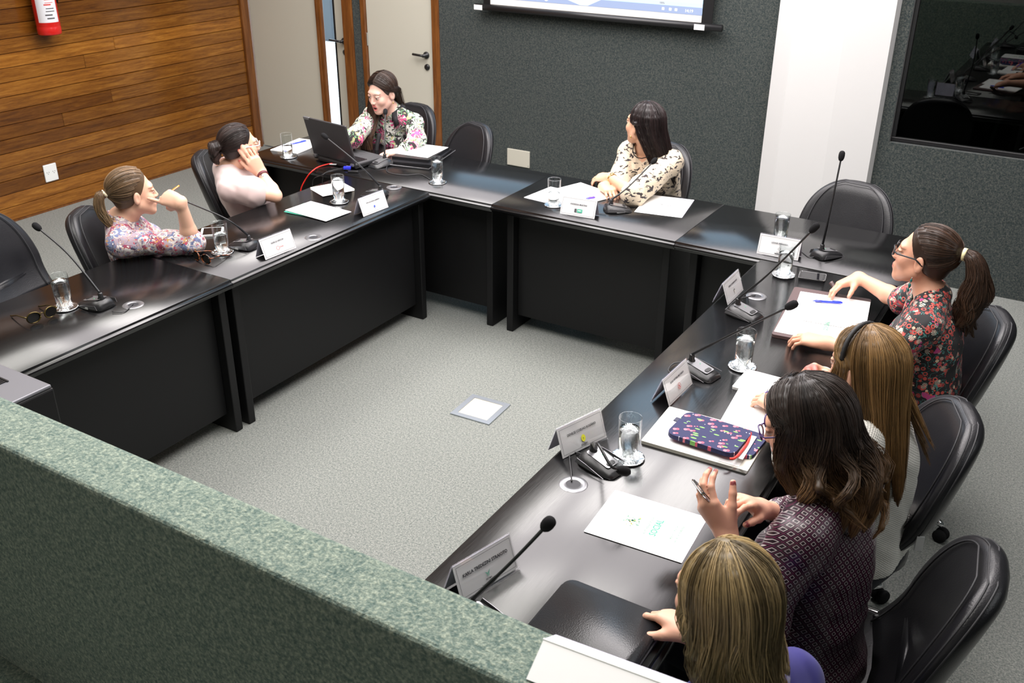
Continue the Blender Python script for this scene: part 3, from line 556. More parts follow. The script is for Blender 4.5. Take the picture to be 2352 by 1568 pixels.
M['cherry'] = cherry()
t, F, w, h = lined('cherry_sleeve', [(1562, 1000), (1615, 958), (1758, 1010), (1728, 1062)], TZ+.0128, .012, 'cherry', 'cherry print sleeve lying lower under its twin', 'sleeve', 'cherry print laptop sleeves', r=.02)
t, F, w, h = lined('cherry_sleeve', [(1530, 998), (1580, 953), (1728, 998), (1682, 1058)], TZ+.0258, .014, 'cherry', 'upper cherry print sleeve with a red zip on the document case', 'sleeve', 'cherry print laptop sleeves', r=.025)
obj('red_zip', tube(smooth([P(1724, 994, TZ+.034), P(1716, 1018, TZ+.034), P(1690, 1050, TZ+.034), P(1676, 1053, TZ+.034)], 12), .004, 8), 'redcable', t, True)
sheet('white_card', [(1690, 1050), (1722, 1002), (1738, 1000), (1705, 1056)], TZ+.0275, .001, 'white', t)
obj('fabric_tab', box((-.012, -.02, 0), (.012, .01, .004), .0015, mat=Matrix(F) @ Matrix.Translation((.02, h/2+.006, .006)) if F[2][2] > 0 else rotz(0, P(1674, 972, TZ+.034))), plain('navy_tab', (.015, .015, .05), .5), t)
# black portfolio at the near end
t = thing('leather_portfolio', (2.245, -2.545, TZ), 'large black leather portfolio held by the blonde woman', 'portfolio')
def port(name, z0, z1, s, m, r=.03):
    q0, q1 = np.array([2.105, -2.35]), np.array([2.36, -2.35]); c = np.array([2.245, -2.545]); return obj(name, prism([(c[0]+x*s, c[1]+y*s) for x, y in rrect(.262, .33, r, 6)], z0, z1, .004), m, t, True)
def greylea(): 
    n = N('worn_black_leather'); x = n.vor(n.tc(), 330); n.p(col=(.012, .013, .015), rough=.32, spec=.6); n.bump(x.outputs['Distance'], .18, .002); return n.m
M['lea2'] = greylea()
port('back_cover', TZ+.001, TZ+.014, 1., 'lea2'); port('pages', TZ+.0142, TZ+.026, .94, 'panel'); port('front_cover', TZ+.0262, TZ+.040, 1., 'lea2')
pz = [(2.245+x, -2.545+y, TZ+.021) for x, y in rrect(.262, .33, .03, 6)]; obj('zip', tube(pz+pz[:1], .0025, 6), 'silver', t)
# folded white card on the parapet
t = thing('folded_white_card', (2.45, -2.94, 1.1), 'white folded card standing as a tent on the end of the parapet', 'card')
e = unit_([1, .07, 0]); n_ = np.array([e[1], -e[0], 0]); rid = np.array([2.350, -2.926, 1.134])+e*.15
for nm, d, o_ in (('near_panel', 1, .066), ('far_panel', -1, .050)):
    foot = rid+n_*o_*d; foot[2] = 1.102; u = rid-foot; hl = np.linalg.norm(u); u /= hl
    obj(nm, box((-.15, 0, -.0012), (.15, hl, .0012), mat=frame(e*d, u, np.cross(e*d, u), foot)), M['white'] if d > 0 else M['lilac'], t)
obj('folded_edge', tube([rid-e*.151, rid+e*.151], .0025, 8), 'offwhite', t)
# sunglasses
def sunglasses(c, ang, label, rim, fold=0.):
    t = thing('sunglasses', (c[0], c[1], TZ), label, 'sunglasses'); F = rotz(math.radians(ang), (c[0], c[1], TZ+.004))
    for s in (-1, 1):
        ring_ = [(s*.033+.025*math.cos(a), 0+.004*math.cos(a)*s, .022+.021*math.sin(a)) for a in np.linspace(0, 2*math.pi, 20)]
        obj('rim', tube([F @ Vector(q) for q in ring_], .0028, 8), rim, t, True)
        obj('lens', prism([(.0245*math.cos(a), .0205*math.sin(a)) for a in np.linspace(0, 2*math.pi, 20)[:-1]], -.0008, .0008, mat=F @ Matrix.Translation((s*.033, 0, .022)) @ Matrix.Rotation(math.radians(90), 4, 'X')), plain('dark_lens', (.012, .011, .01), .05), t)
        obj('temple', tube([F @ Vector(q) for q in ((s*.06, 0, .03), (s*.064, .012, .03), (s*(.062-fold*.03), .07, .022), (s*(.058-fold*.05), .12, .004), (s*(.056-fold*.06), .135, .0))], [.003, .0026, .0022, .0028, .003], 8), rim, t, True)
    obj('bridge', tube([F @ Vector(q) for q in ((-.009, 0, .027), (0, 0, .031), (.009, 0, .027))], .0024, 8), rim, t, True)
def tort():
    n = N('tortoiseshell'); x = n.noise(n.tc(), 70, 2); n.p(col=n.ramp(x.outputs[0], [(.4, (.012, .008, .005)), (.6, (.25, .06, .012))]), rough=.12); return n.m
M['tort'] = tort(); M['goldrim'] = plain('dark_gold_rim', (.10, .07, .02), .2, .6)
p = P(100, 737); sunglasses(p, 84, 'dark sunglasses with gold rims beside the leftmost glass', M['goldrim'])
p = P(464, 604); sunglasses(p, -6, 'tortoiseshell sunglasses folded near the table joint on the left arm', M['tort'], .6)
# laptop
def laptop():
    a, b, = P(745, 368), P(818, 388); m = (a+b)/2; 
    hl, hr = P(722, 358, TZ+.02), P(815, 383, TZ+.02); e = hr-hl; w = np.linalg.norm(e); e /= w; n = np.array([-e[1], e[0], 0])   # n points to the woman
    t = thing('laptop', ((hl+hr)[0]/2, (hl+hr)[1]/2, TZ), 'open grey laptop seen from behind in front of the speaking woman', 'laptop')
    c = (hl+hr)/2; c[2] = TZ; w = .36; F = frame(e, n, (0, 0, 1), c)
    obj('base', box((-w/2, 0, .006), (w/2, .245, .03), .006, mat=F), 'black', t); obj('palm_rest', box((-w/2+.006, .006, .0302), (w/2-.006, .239, .0315), .0008, 1, mat=F), plain('grey_deck', (.10, .10, .105), .4, .3), t)
    kb = bmesh.new()
    for i in range(15):
        for j in range(5): box((-.15+i*.02, .03+j*.019, .0316), (-.133+i*.02, .046+j*.019, .034), bm=kb)
    bmesh.ops.transform(kb, matrix=F, verts=kb.verts); k = obj('keyboard', kb, 'black', t)
    obj('touchpad', box((-.05, .15, .0316), (.04, .21, .0322), mat=F), 'silver', t)
    L = F @ Matrix.Translation((0, .004, .034)) @ Matrix.Rotation(math.radians(90+14), 4, 'X')
    ld = obj('lid', box((-w/2, 0, -.008), (w/2, .235, .004), .004, mat=L), plain('grey_lid', (.07, .068, .072), .38, .5), t)
    obj('display', box((-w/2+.015, .015, -.0088), (w/2-.015, .22, -.0082), mat=L), emis('laptop_display', (.75, .85, 1), .7), ld)
    for s in (-1, 1): obj('hinge', box((s*.16-.012, -.012, .02), (s*.16+.012, .004, .036), .003, mat=F), 'silver', t)
    obj('corner_cap', box((-w/2-.0005, .222, -.0085), (-w/2+.05, .2355, .0045), .002, mat=L), 'silver', ld); obj('battery', box((-.12, -.02, .006), (.12, -.001, .026), .005, mat=F), 'black', t)
    for s in (-1, 1): 
        for y in (.02, .22): obj('foot', lathe([(0, .0003), (.008, .0003), (.008, .006), (0, .006)], 10, mat=F @ Matrix.Translation((s*.15, y, 0))), 'rubber', t)
    return F
LF = laptop()
p0 = np.array(LF @ Vector((.15, -.012, .016))); 
t = thing('video_cable', tuple(p0), 'blue plugged video cable with white tag behind the laptop', 'cable')
obj('plug', box((-.02, -.012, -.008), (.022, .012, .008), .003, mat=rotz(math.radians(-150), tuple(p0+np.array([-.005, -.02, 0])))), 'blueplug', t)
dr = lambda px, z: P(*px, z)
obj('cord', tube(smooth([p0+np.array([-.02, -.03, 0]), dr((755, 393), TZ+.01), dr((740, 402), TZ+.004), PY(720, 412, -.012), PY(717, 430, -.014)+np.array([0, 0, -.03])], 18), .0024, 6), 'cable', t, True)
obj('white_tag', box((-.02, -.004, 0), (.02, .004, .004), mat=rotz(math.radians(25), tuple(P(765, 378, TZ+.012)))), 'label', t)
t = thing('red_cable', tuple(P(770, 373, TZ+.01)), 'red network cable hanging down from the laptop between the tables', 'cable')
obj('cord', tube(smooth([p0+np.array([-.01, .0, .0]), P(770, 375, TZ+.012), P(735, 382, TZ+.006), PY(715, 395, -.012), PY(702, 412, -.02), PY(692, 432, -.03), PY(690, 450, -.03)], 24), .0038, 8), 'redcable', t, True)
obj('plug', box((-.012, -.006, -.005), (.012, .006, .005), .001, mat=rotz(math.radians(20), tuple(p0+np.array([-.012, -.004, 0])))), 'label', t)
t = thing('power_cable', tuple(P(790, 385, TZ)), 'black power cable dropping between laptop table and left arm', 'cable')
obj('cord', tube(smooth([p0+np.array([.03, -.03, -.008]), P(785, 390, TZ+.004), P(752, 396, TZ+.004), PY(742, 408, -.012), PY(738, 425, -.014)+np.array([0, 0, -.04])], 18), .0024, 6), 'cable', t, True)
obj('adapter', box((-.03, -.012, 0), (.03, .012, .012), .004, mat=rotz(.4, (p0[0]+.05, p0[1]-.035, TZ+.0005))), 'black', t)
# equipment box behind the parapet
t = thing('equipment_case', (.0, -2.65, 0), 'black equipment case with a slotted grey top behind the parapet', 'case')
bx0, bx1, by0, by1, bz = -.75, P(118, 884, .86)[0], -2.86, P(60, 857, .86)[1], .86
TZB = bz
obj('body', box((bx0, by0, .0), (bx1, by1, bz-.012), .006), 'panel', t)
obj('top_panel', box((bx0+.004, by0+.004, bz-.0118), (bx1-.004, by1-.004, bz), .004), plain('grey_case_top', (.20, .20, .22), .35, .3), t)
sl = bmesh.new(); x = bx1-.14
while x > bx0+.06: box((x, by0+.05, bz+.0002), (x+.005, by1-.07, bz+.004), bm=sl); x -= .0095
s_ = obj('vent_slats', sl, 'black', t); s_['kind'] = 'stuff'
obj('vent_frame', box((bx0+.05, by1-.068, bz), (bx1-.13, by1-.062, bz+.005), .001), 'black', t); obj('latch', box((bx1-.001, -2.72, .78), (bx1+.004, -2.66, .8), .001), 'silver', t)
# ------------------------------------------------------------------ chairs
def outline(t):   # half width against height fraction
    b = .245-.03*max(0, .35-t)/.35
    return b*(1-max(0, (t-.30)/.70)**2.5)**(1/2.5) if t < 1 else 0.
def chair(label, loc, rz, tagged=False, group='black leather meeting chairs', arm=False):
    t = thing('meeting_chair', (0, 0, 0), label, 'chair', group)
    Z0, Z1, LEAN, BOW = .47, .885, .31, .055
    def shell(name, s, yf, yb, edge, m, zt=1., zb=0.):
        ts = [zb+(zt-zb)*(1-math.cos(math.pi*k/34/1.0*1.0))/2 if False else zb+(zt-zb)*math.sin(math.pi/2*k/22) for k in range(23)]; NS = 28; bm = bmesh.new(); R = []
        for tt in ts:
            w = max(outline(tt)*s, .004); z = Z0+(Z1-Z0)*(.5+(tt-.5)*s if s < 1 else tt); y0 = -.20-LEAN*(z-Z0)+.05*(1-min(tt/.35, 1))**2
            th = min(1, max(.12, math.sqrt(max(0, 1-max(0, (tt-.86)/.14)**2)))) if zt == 1. else 1
            ring = []
            for k in range(NS):
                a = 2*math.pi*k/NS; c, s_ = math.cos(a), math.sin(a); x = w*math.copysign(abs(c)**(.55), c); yy = math.copysign(abs(s_)**.8, s_)
                yo = (yf if yy > 0 else -yb)*abs(yy)*th
                ring.append(bm.verts.new((x, y0+yo+BOW*(x/.245)**2, z)))
            R.append(ring)
        for A, B in zip(R, R[1:]):
            for k in range(NS): bm.faces.new((A[k], A[(k+1) % NS], B[(k+1) % NS], B[k]))
        bm.faces.new(R[0][::-1]); bm.faces.new(R[-1]); return obj(name, bm, m, t, True)
    shell('backrest', 1., .034, .050, 0, 'leather')
    for nm, fr, yo in (('front_seam', .80, .0335), ('rear_seam', .985, -.012), ('side_seam', .985, .008)):
        L = []
        for sgn in (-1, 1):
            S = []
            for k in range(25):
                tt = .02+.965*math.sin(math.pi/2*k/24); w = outline(tt)*fr; z = Z0+(Z1-Z0)*tt; y0 = -.20-LEAN*(z-Z0)+.05*(1-min(tt/.35, 1))**2; S.append((sgn*w, y0+yo+BOW*(w/.245)**2, z))
            L += S if sgn < 0 else S[::-1]
        obj(nm, tube(L, .0026, 6), 'stitch', t, True)
    # seat
    bm = bmesh.new(); R = []
    for z, s in ((.385, .80), (.40, .93), (.425, 1.), (.45, 1.), (.468, .96), (.476, .86), (.474, .5)):
        ring = []
        for k in range(32):
            a = 2*math.pi*k/32; c, s_ = math.cos(a), math.sin(a); ring.append(bm.verts.new((.24*s*math.copysign(abs(c)**.6, c), .015+.235*s*math.copysign(abs(s_)**.6, s_), z)))
        R.append(ring)
    for A, B in zip(R, R[1:]):
        for k in range(32): bm.faces.new((A[k], A[(k+1) % 32], B[(k+1) % 32], B[k]))
    bm.faces.new(R[0][::-1]); bm.faces.new(R[-1]); obj('seat', bm, 'leather', t, True)
    obj('back_support', prism([(-.10, .0), (.10, .0), (.13, .16), (-.13, .16)], 0, .03, .006, mat=Matrix.Translation((0, -.19, .41)) @ Matrix.Rotation(math.radians(84), 4, 'X')), 'leather', t, True)
    obj('gas_lift', lathe([(0, .10), (.028, .10), (.028, .26), (.02, .262), (.02, .385), (.09, .386), (.09, .392), (0, .392)], 20), 'black', t, True)
    for k in range(5):
        a = math.radians(90+72*k); d = np.array([math.cos(a), math.sin(a)])
        lg = obj('base_leg', tube([(*(d*.02), .115), (*(d*.15), .11), (*(d*.28), .075), (*(d*.30), .068)], [.02, .018, .014, .012], 10), 'chrome', t, True)
        c_ = bmesh.new()
        for s in (-1, 1): lathe([(0, -.009), (.024, -.009), (.026, -.004), (.026, .004), (.024, .009), (0, .009)], 16, c_, Matrix.Translation((d[0]*.3-d[1]*s*.014, d[1]*.3+d[0]*s*.014, .0262)) @ Matrix.Rotation(a, 4, 'Z') @ Matrix.Rotation(math.radians(90), 4, 'X'))
        obj('caster', c_, 'rubber', t, True)
    if tagged:
        lb = obj('white_tag', box((-.2385, -.212, .535), (-.2325, -.190, .585), .0008, 1), 'label', t); lb.rotation_euler = (0, 0, 0)
    if arm:
        obj('chrome_bar', tube(smooth([(.13, -.2, .43), (.24, -.16, .44), (.27, 0, .44), (.26, .14, .43)], 12), .013, 10), 'chrome', t, True)
    t.location = loc; t.rotation_euler.z = rz; return t
def copy_tree(o, parent=None):
    c = o.copy(); COL.objects.link(c)
    if parent: c.parent = parent
    for ch in list(o.children): copy_tree(ch, c)
    return c
def chair_at(top, z, rz, label, tagged=False, arm=False, proto=[]):
    # top: viewed point of the top of the backrest, which stands at height z
    q = P(*top, z); a = math.radians(rz); off = np.array([-math.sin(a)*-.335, math.cos(a)*-.335])
    loc = (q[0]-off[0], q[1]-off[1], 0)
    if not proto or tagged or arm:
        t = chair(label, loc, a, tagged, arm=arm)
        if not proto and not tagged: proto.append(t)
        return t
    c = copy_tree(proto[0]); c.location = loc; c.rotation_euler.z = a; c['label'] = label; return c
CT = .90
chair_at((-90, 482), CT, -74, 'empty black chair cut off at the left edge')
chair_at((172, 484), .88, -56, 'black chair behind the woman in the paisley blouse')
chair_at((452, 343), CT, -56, 'black chair behind the woman in the pale pink top')
chair_at((912, 258), CT, 166, 'black chair behind the woman in the floral shirt with black collar')
chair_at((1104, 276), CT, 158, 'empty black chair right of the speaking woman by the carpet wall')
chair_at((1532, 333), CT, 162, 'black chair behind the woman in the cream patterned blouse')
chair_at((1978, 409), CT, 172, 'empty black chair in front of the white pillar')
chair_at((2316, 712), CT, 110, 'black chair behind the woman in the black floral top', True)
chair_at((2238, 932), CT, 111, 'black chair of the woman in the white quilted jacket', True)
chair_at((2300, 1284), CT, 96, 'black chair nearest the camera with its seat pulled out', True, True)
for lab, x_, y_, r_ in (('black chair behind the woman in the floral shirt', -.985, .85, 172), ('black chair behind the woman in the cream patterned', .78, .845, 164)):
    for o in SC.objects:
        if o.name.startswith('meeting_chair') and str(o.get('label', '')).startswith(lab): o.location = (x_, y_, 0); o.rotation_euler.z = math.radians(r_)
c8 = copy_tree(chair_at.__defaults__[-1][0]); c8.location = (2.83, -2.58, 0); c8.rotation_euler.z = math.radians(78); c8['label'] = 'black chair under the blonde woman at the near end'
# ------------------------------------------------------------------ smooth solids for bodies, clothes and hair
F4 = np.float32
def V3(*a): return np.array(a, float)
def unit(v): v = np.asarray(v, float); return v/np.linalg.norm(v)
def rotab(v, ax, a):
    ax = unit(ax); v = np.asarray(v, float); return v*math.cos(a)+np.cross(ax, v)*math.sin(a)+ax*(ax@v)*(1-math.cos(a))
class Grp:
    def __init__(s, o=(0, 0, 0), R=np.eye(3), k=.01): s.o = np.asarray(o, float); s.R = np.asarray(R, float); s.k = k; s.p = []; s.lo = np.full(3, 9.); s.hi = np.full(3, -9.)
    def _b(s, c, r): s.lo = np.minimum(s.lo, np.asarray(c)-r); s.hi = np.maximum(s.hi, np.asarray(c)+r)
    def cone(s, a, b, ra, rb=None, k=None, op='u'):
        rb = ra if rb is None else rb; a = np.asarray(a, float); b = np.asarray(b, float); s.p.append(('c', a, b, ra, rb, s.k if k is None else k, op))
        if op == 'u': s._b(a, ra); s._b(b, rb)
        return s
    def ell(s, c, r, A=None, k=None, op='u'):
        c = np.asarray(c, float); r = np.asarray(r, float)*np.ones(3); s.p.append(('e', c, r, A, None, s.k if k is None else k, op))
        if op == 'u': s._b(c, max(r) if A is not None else r)
        return s
    def plane(s, c, n, k=.008): s.p.append(('p', np.asarray(c, float), unit(n), None, None, k, 'i')); return s
    def eval(s, W):
        L = ((W-s.o)@s.R.T).astype(F4); m = np.all((L > s.lo-.045) & (L < s.hi+.045), 1); out = np.full(len(W), 1., F4)
        q = L[m]
        if len(q) == 0: return out
        d = np.full(len(q), 1., F4)
        for t, a, b, ra, rb, k, op in s.p:
            if t == 'c':
                ba = (b-a).astype(F4); pa = q-a.astype(F4); h = np.clip(pa@ba/max(float(ba@ba), 1e-9), 0, 1); x = np.sqrt(((pa-h[:, None]*ba)**2).sum(1))-(ra+h*(rb-ra))
            elif t == 'e':
                e = q-a.astype(F4)
                if ra is not None: e = e@np.asarray(ra).T.astype(F4)
                k0 = np.sqrt(((e/b.astype(F4))**2).sum(1)); k1 = np.sqrt(((e/(b*b).astype(F4))**2).sum(1)); x = k0*(k0-1)/np.maximum(k1, 1e-5)
            else: x = (q-a.astype(F4))@b.astype(F4)
            x = x.astype(F4)
            if op == 'u': h = np.clip(.5+.5*(x-d)/k, 0, 1); d = x+(d-x)*h-k*h*(1-h)
            else:
                y = -x if op == 's' else x; h = np.clip(.5-.5*(y-d)/k, 0, 1); d = y+(d-y)*h+k*h*(1-h)
        out[m] = d; return out
    def corners(s):
        c = np.array([[x, y, z] for x in (s.lo[0], s.hi[0]) for y in (s.lo[1], s.hi[1]) for z in (s.lo[2], s.hi[2])]); return c@s.R+s.o
def solid_mesh(grps, h, kg=.012, disp=None, cut=None, name='body'):
    def ev(W):
        d = np.full(len(W), 1., F4)
        for g in grps:
            x = g.eval(W); hh = np.clip(.5+.5*(x-d)/kg, 0, 1); d = x+(d-x)*hh-kg*hh*(1-hh)
        if disp is not None: d = d+disp(W)
        if cut is not None:
            for g in cut: d = np.maximum(d, -g.eval(W))
        return d
    cs = np.concatenate([g.corners() for g in grps]); lo = cs.min(0)-.03; hi = cs.max(0)+.03; B = 6
    nb = np.ceil((hi-lo)/(h*B)).astype(int); n = nb*B
    bi = np.stack(np.meshgrid(*[np.arange(k) for k in nb], indexing='ij'), -1).reshape(-1, 3)
    bc = lo+(bi+.5)*h*B-h/2; dc = ev(bc); act = np.abs(dc) < h*B*.87*1.55+.010
    V = np.repeat(np.repeat(np.repeat(np.sign(dc).reshape(nb).astype(F4), B, 0), B, 1), B, 2)
    off = np.stack(np.meshgrid(*[np.arange(B)]*3, indexing='ij'), -1).reshape(-1, 3)
    vi = (bi[act][:, None, :]*B+off[None]).reshape(-1, 3)
    for s in range(0, len(vi), 400000):
        q = vi[s:s+400000]; V[q[:, 0], q[:, 1], q[:, 2]] = ev(lo+q*h)
    I = V < 0; c = np.zeros((n[0]-1, n[1]-1, n[2]-1), np.int8)
    for x in (0, 1):
        for y in (0, 1):
            for z in (0, 1): c += I[x:n[0]-1+x, y:n[1]-1+y, z:n[2]-1+z]
    cell = np.argwhere((c > 0) & (c < 8)); idx = np.full(c.shape, -1, np.int32); idx[cell[:, 0], cell[:, 1], cell[:, 2]] = np.arange(len(cell))
    acc = np.zeros((len(cell), 3)); cnt = np.zeros(len(cell)); cor = [(x, y, z) for x in (0, 1) for y in (0, 1) for z in (0, 1)]
    for i, a in enumerate(cor):
        for b in cor[i+1:]:
            if sum(abs(a[k]-b[k]) for k in range(3)) != 1: continue
            A = V[cell[:, 0]+a[0], cell[:, 1]+a[1], cell[:, 2]+a[2]]; Bv = V[cell[:, 0]+b[0], cell[:, 1]+b[1], cell[:, 2]+b[2]]; m = (A < 0) != (Bv < 0)
            t = np.where(m, A/np.where(m, A-Bv, 1), 0)[:, None]; acc += np.where(m[:, None], np.array(a)+t*(np.array(b)-np.array(a)), 0); cnt += m
    verts = lo+(cell+acc/np.maximum(cnt, 1)[:, None])*h; quads = []
    for ax in range(3):
        sl = [slice(1, n[k]-1) for k in range(3)]; s0 = list(sl); s0[ax] = slice(0, n[ax]-1); s1 = list(sl); s1[ax] = slice(1, n[ax])
        a, b = I[tuple(s0)], I[tuple(s1)]; e = np.argwhere(a != b)
        if len(e) == 0: continue
        fl = a[e[:, 0], e[:, 1], e[:, 2]]; base = e.copy(); u, w = [k for k in range(3) if k != ax]; base[:, u] += 1; base[:, w] += 1; q = []
        for du, dw in ((-1, -1), (0, -1), (0, 0), (-1, 0)):
            p = base.copy(); p[:, u] += du; p[:, w] += dw; q.append(idx[p[:, 0], p[:, 1], p[:, 2]])
        q = np.stack(q, 1); flip = fl if ax != 1 else ~fl; q[~flip] = q[~flip][:, ::-1]; quads.append(q)
    return verts, np.concatenate(quads)
def np_mesh(name, v, f, col=None, smooth=True):
    me = bpy.data.meshes.new(name); k = f.shape[1]; me.vertices.add(len(v)); me.vertices.foreach_set('co', np.ascontiguousarray(v, F4).ravel()); me.loops.add(f.size); me.loops.foreach_set('vertex_index', np.ascontiguousarray(f, np.int32).ravel())
    me.polygons.add(len(f)); me.polygons.foreach_set('loop_start', np.arange(0, f.size, k, dtype=np.int32)); me.update(calc_edges=True)
    if smooth: me.polygons.foreach_set('use_smooth', np.ones(len(f), bool))
    if col is not None:
        a = me.color_attributes.new('Col', 'FLOAT_COLOR', 'POINT'); a.data.foreach_set('color', np.concatenate([col, np.ones((len(col), 1))], 1).astype(F4).ravel())
    me.validate(); return me
def hashnoise(seed, sc, amp, n=5, stretch=(1, 1, 1)):
    r = np.random.default_rng(seed); D = r.normal(size=(n, 3)); D /= np.linalg.norm(D, axis=1)[:, None]; D = D*np.array(stretch)*sc*r.uniform(.6, 1.7, (n, 1)); ph = r.uniform(0, 6.28, n); E = r.normal(size=(n, 3))*sc*.35
    def f(W):
        x = np.zeros(len(W), F4)
        for k in range(n): x += np.sin((W@D[k]+ph[k]+1.1*np.sin(W@E[k]+k)).astype(F4))
        return x*F4(amp/n)
    return f
# ------------------------------------------------------------------ heads, hands, bodies
class Head:
    def __init__(s, c, fwd, up=(0, 0, 1), size=1., mouth=0., lid=0.):
        s.c = np.asarray(c, float); s.f = unit(fwd); u = np.asarray(up, float); s.u = unit(u-s.f*(u@s.f)); s.r = np.cross(s.f, s.u); s.R = np.stack([s.r, s.f, s.u])/1.; s.s = size; s.mouth = mouth
    def w(s, x, y, z): return s.c+(s.r*x+s.f*y+s.u*z)*s.s
    def group(s):
        k = s.s; g = Grp(s.c, s.R, .018*k); S = lambda *a: V3(*a)*k
        g.ell(S(0, -.018, .033), S(.073, .091, .080)).ell(S(0, .030, -.030), S(.057, .056, .074), k=.03*k)
        for q in (-1, 1):
            g.cone(S(q*.047, .005, -.055), S(q*.012, .062, -.096), .019*k, .016*k, k=.03*k)
            g.ell(S(q*.036, .058, -.028), S(.022, .022, .022), k=.02*k)
        g.ell(S(0, .068, -.099), S(.017, .014, .014), k=.02*k).ell(S(0, .070, .024), S(.046, .016, .014), k=.02*k).ell(S(0, .076, -.062), S(.026, .016, .022), k=.016*k)
        for q in (-1, 1): g.ell(S(q*.031, .096, .002), S(.019, .017, .012), k=.012*k, op='s')
        g.cone(S(0, .083, .008), S(0, .100, -.028), .0070*k, .0092*k, k=.012*k)
        for q in (-1, 1): g.ell(S(q*.0095, .093, -.032), S(.0068, .0085, .006), k=.006*k)
        for q in (-1, 1): g.ell(S(q*.031, .0755, .001), S(.0130, .0125, .0115), k=.002*k).ell(S(q*.031, .0755, .0105), S(.017, .0120, .0042), k=.003*k)
        if s.mouth:
            g.ell(S(0, .096, -.066), S(.017, .014, .0045+.006*s.mouth), k=.004*k, op='s'); g.ell(S(0, .087, -.056), S(.020, .009, .005), k=.004*k).ell(S(0, .084, -.077-.004*s.mouth), S(.017, .010, .006), k=.004*k)
        else: g.ell(S(0, .0885, -.0585), S(.020, .008, .0052), k=.004*k).ell(S(0, .0875, -.0685), S(.017, .009, .0062), k=.004*k)
        for q in (-1, 1):
            A = np.array([[math.cos(q*.35), math.sin(q*.35), 0], [-math.sin(q*.35), math.cos(q*.35), 0], [0, 0, 1]]); g.ell(S(q*.076, -.006, -.010), S(.0075, .018, .031), A, k=.006*k); g.ell(S(q*.083, -.001, -.008), S(.005, .009, .016), A, k=.004*k, op='s')
        return g
    def paint(s, v, col, skin, lips=(.50, .13, .12), brow=(.05, .03, .02), liner=.6):
        L = (v-s.c)@s.R.T/s.s; x, y, z = np.abs(L[:, 0]), L[:, 1], L[:, 2]
        def put(m, c, a=1.): col[m] = col[m]*(1-a)+np.array(c)*a
        cheek = np.exp(-(((x-.038)/.018)**2+((z+.03)/.02)**2))*(y > .03); col[:] = col*(1-.22*cheek[:, None])+np.array([.72, .25, .2])*.22*cheek[:, None]
        zc = -.0585; m = (y > .07) & ((x/.0205)**2+((z+.0635-.0*s.mouth)/(.0115+.009*s.mouth))**2 < 1); put(m, lips, .85)
        if s.mouth: put((x/.015)**2+((z+.066)/(.004+.005*s.mouth))**2 < 1, (.04, .008, .008), 1.); put((y > .06) & ((x/.012)**2+((z+.0625)/.0025)**2 < 1) & (y < .092), (.75, .7, .66), .8)
        put((y > .06) & (((x-.031)/.019)**2+((z-.004)/.0105)**2 < 1), np.array(skin)*.72, .35)
        put((y > .06) & (((x-.031)/.0135)**2+((z+.0003)/.0050)**2 < 1), (.66, .60, .56), 1.); put((y > .06) & (((x-.031)/.0072)**2+((z+.0003)/.0056)**2 < 1), (.03, .018, .012), 1.)
        put((y > .06) & (((x-.031)/.017)**2+((z-.0066)/.0018)**2 < 1), (.03, .02, .02), liner)
        put((y > .05) & (np.abs(z-(.0250-.35*np.maximum(x-.036, 0)-.16*np.maximum(.026-x, 0))) < .0026-.03*np.maximum(x-.034, 0)) & (x > .012) & (x < .05), brow, .65)
def make_hand(w, d, n, side, curl=None, thumb=(.5, .15, .3), spread=.06, scale=1., k=.006):
    # w wrist, d finger direction, n back of the hand, side +1 right / -1 left
    d = unit(d); n = unit(np.asarray(n)-d*(np.asarray(n)@d)); x = np.cross(d, n)*1.; R = np.stack([x, d, n]); g = Grp(w, R, k); c = scale; S = lambda *a: V3(*a)*c
    curl = curl or [(.35, .45, .3)]*4
    if len(curl) == 1: curl = curl*4
    base = [(-.028, .082, 0), (-.0095, .088, .002), (.009, .084, .001), (.026, .075, -.003)]; ln = [(.040, .024, .020), (.044, .027, .021), (.040, .026, .020), (.032, .019, .018)]; rr = [.0088, .0090, .0085, .0076]
    tips = []
    g.cone(S(side*-.008, 0, 0), S(side*.008, .0, 0), .0215*c, .021*c)
    for i in range(4):
        b = S(side*base[i][0], *base[i][1:]); g.cone(S(side*base[i][0]*.45, .008, 0), b, .0165*c, .0118*c, k=.014*c)
        a = 0.; p = b; sp = side*spread*(i-1.4)
        for j in range(3):
            a += curl[i][j]; q = V3(math.sin(sp)*math.cos(a), math.cos(a)*math.cos(sp), -math.sin(a)); e = p+q*ln[i][j]*c; g.cone(p, e, (rr[i]-j*.0008)*c, (rr[i]-.0009-j*.0009)*c, k=.004*c); p = e
        up = V3(0, math.sin(a), math.cos(a)); tips.append((p, up, q))
    g.ell(S(0, .045, -.005), S(.034, .042, .0135), k=.012*c)
    to, tf, tc = thumb; p0 = S(side*-.020, .020, -.008); d1 = unit(V3(side*-math.sin(to), math.cos(to), -tf)); p1 = p0+d1*.042*c; g.cone(p0, p1, .0165*c, .0122*c, k=.014*c)
    d2 = unit(d1+V3(side*.8*tc, .25*tc, -.5*tc)); p2 = p1+d2*.031*c; g.cone(p1, p2, .0108*c, .0096*c, k=.005*c); d3 = unit(d2+V3(side*.5*tc, .1*tc, -.3*tc)); p3 = p2+d3*.025*c; g.cone(p2, p3, .0094*c, .0076*c, k=.004*c)
    un = unit(np.cross(d3, V3(0, 0, 1))*side*-1+V3(0, 0, .9)); tips.append((p3, un, d3))
    g.tips = [(p@R+g.o, u@R, q@R) for p, u, q in tips]; return g
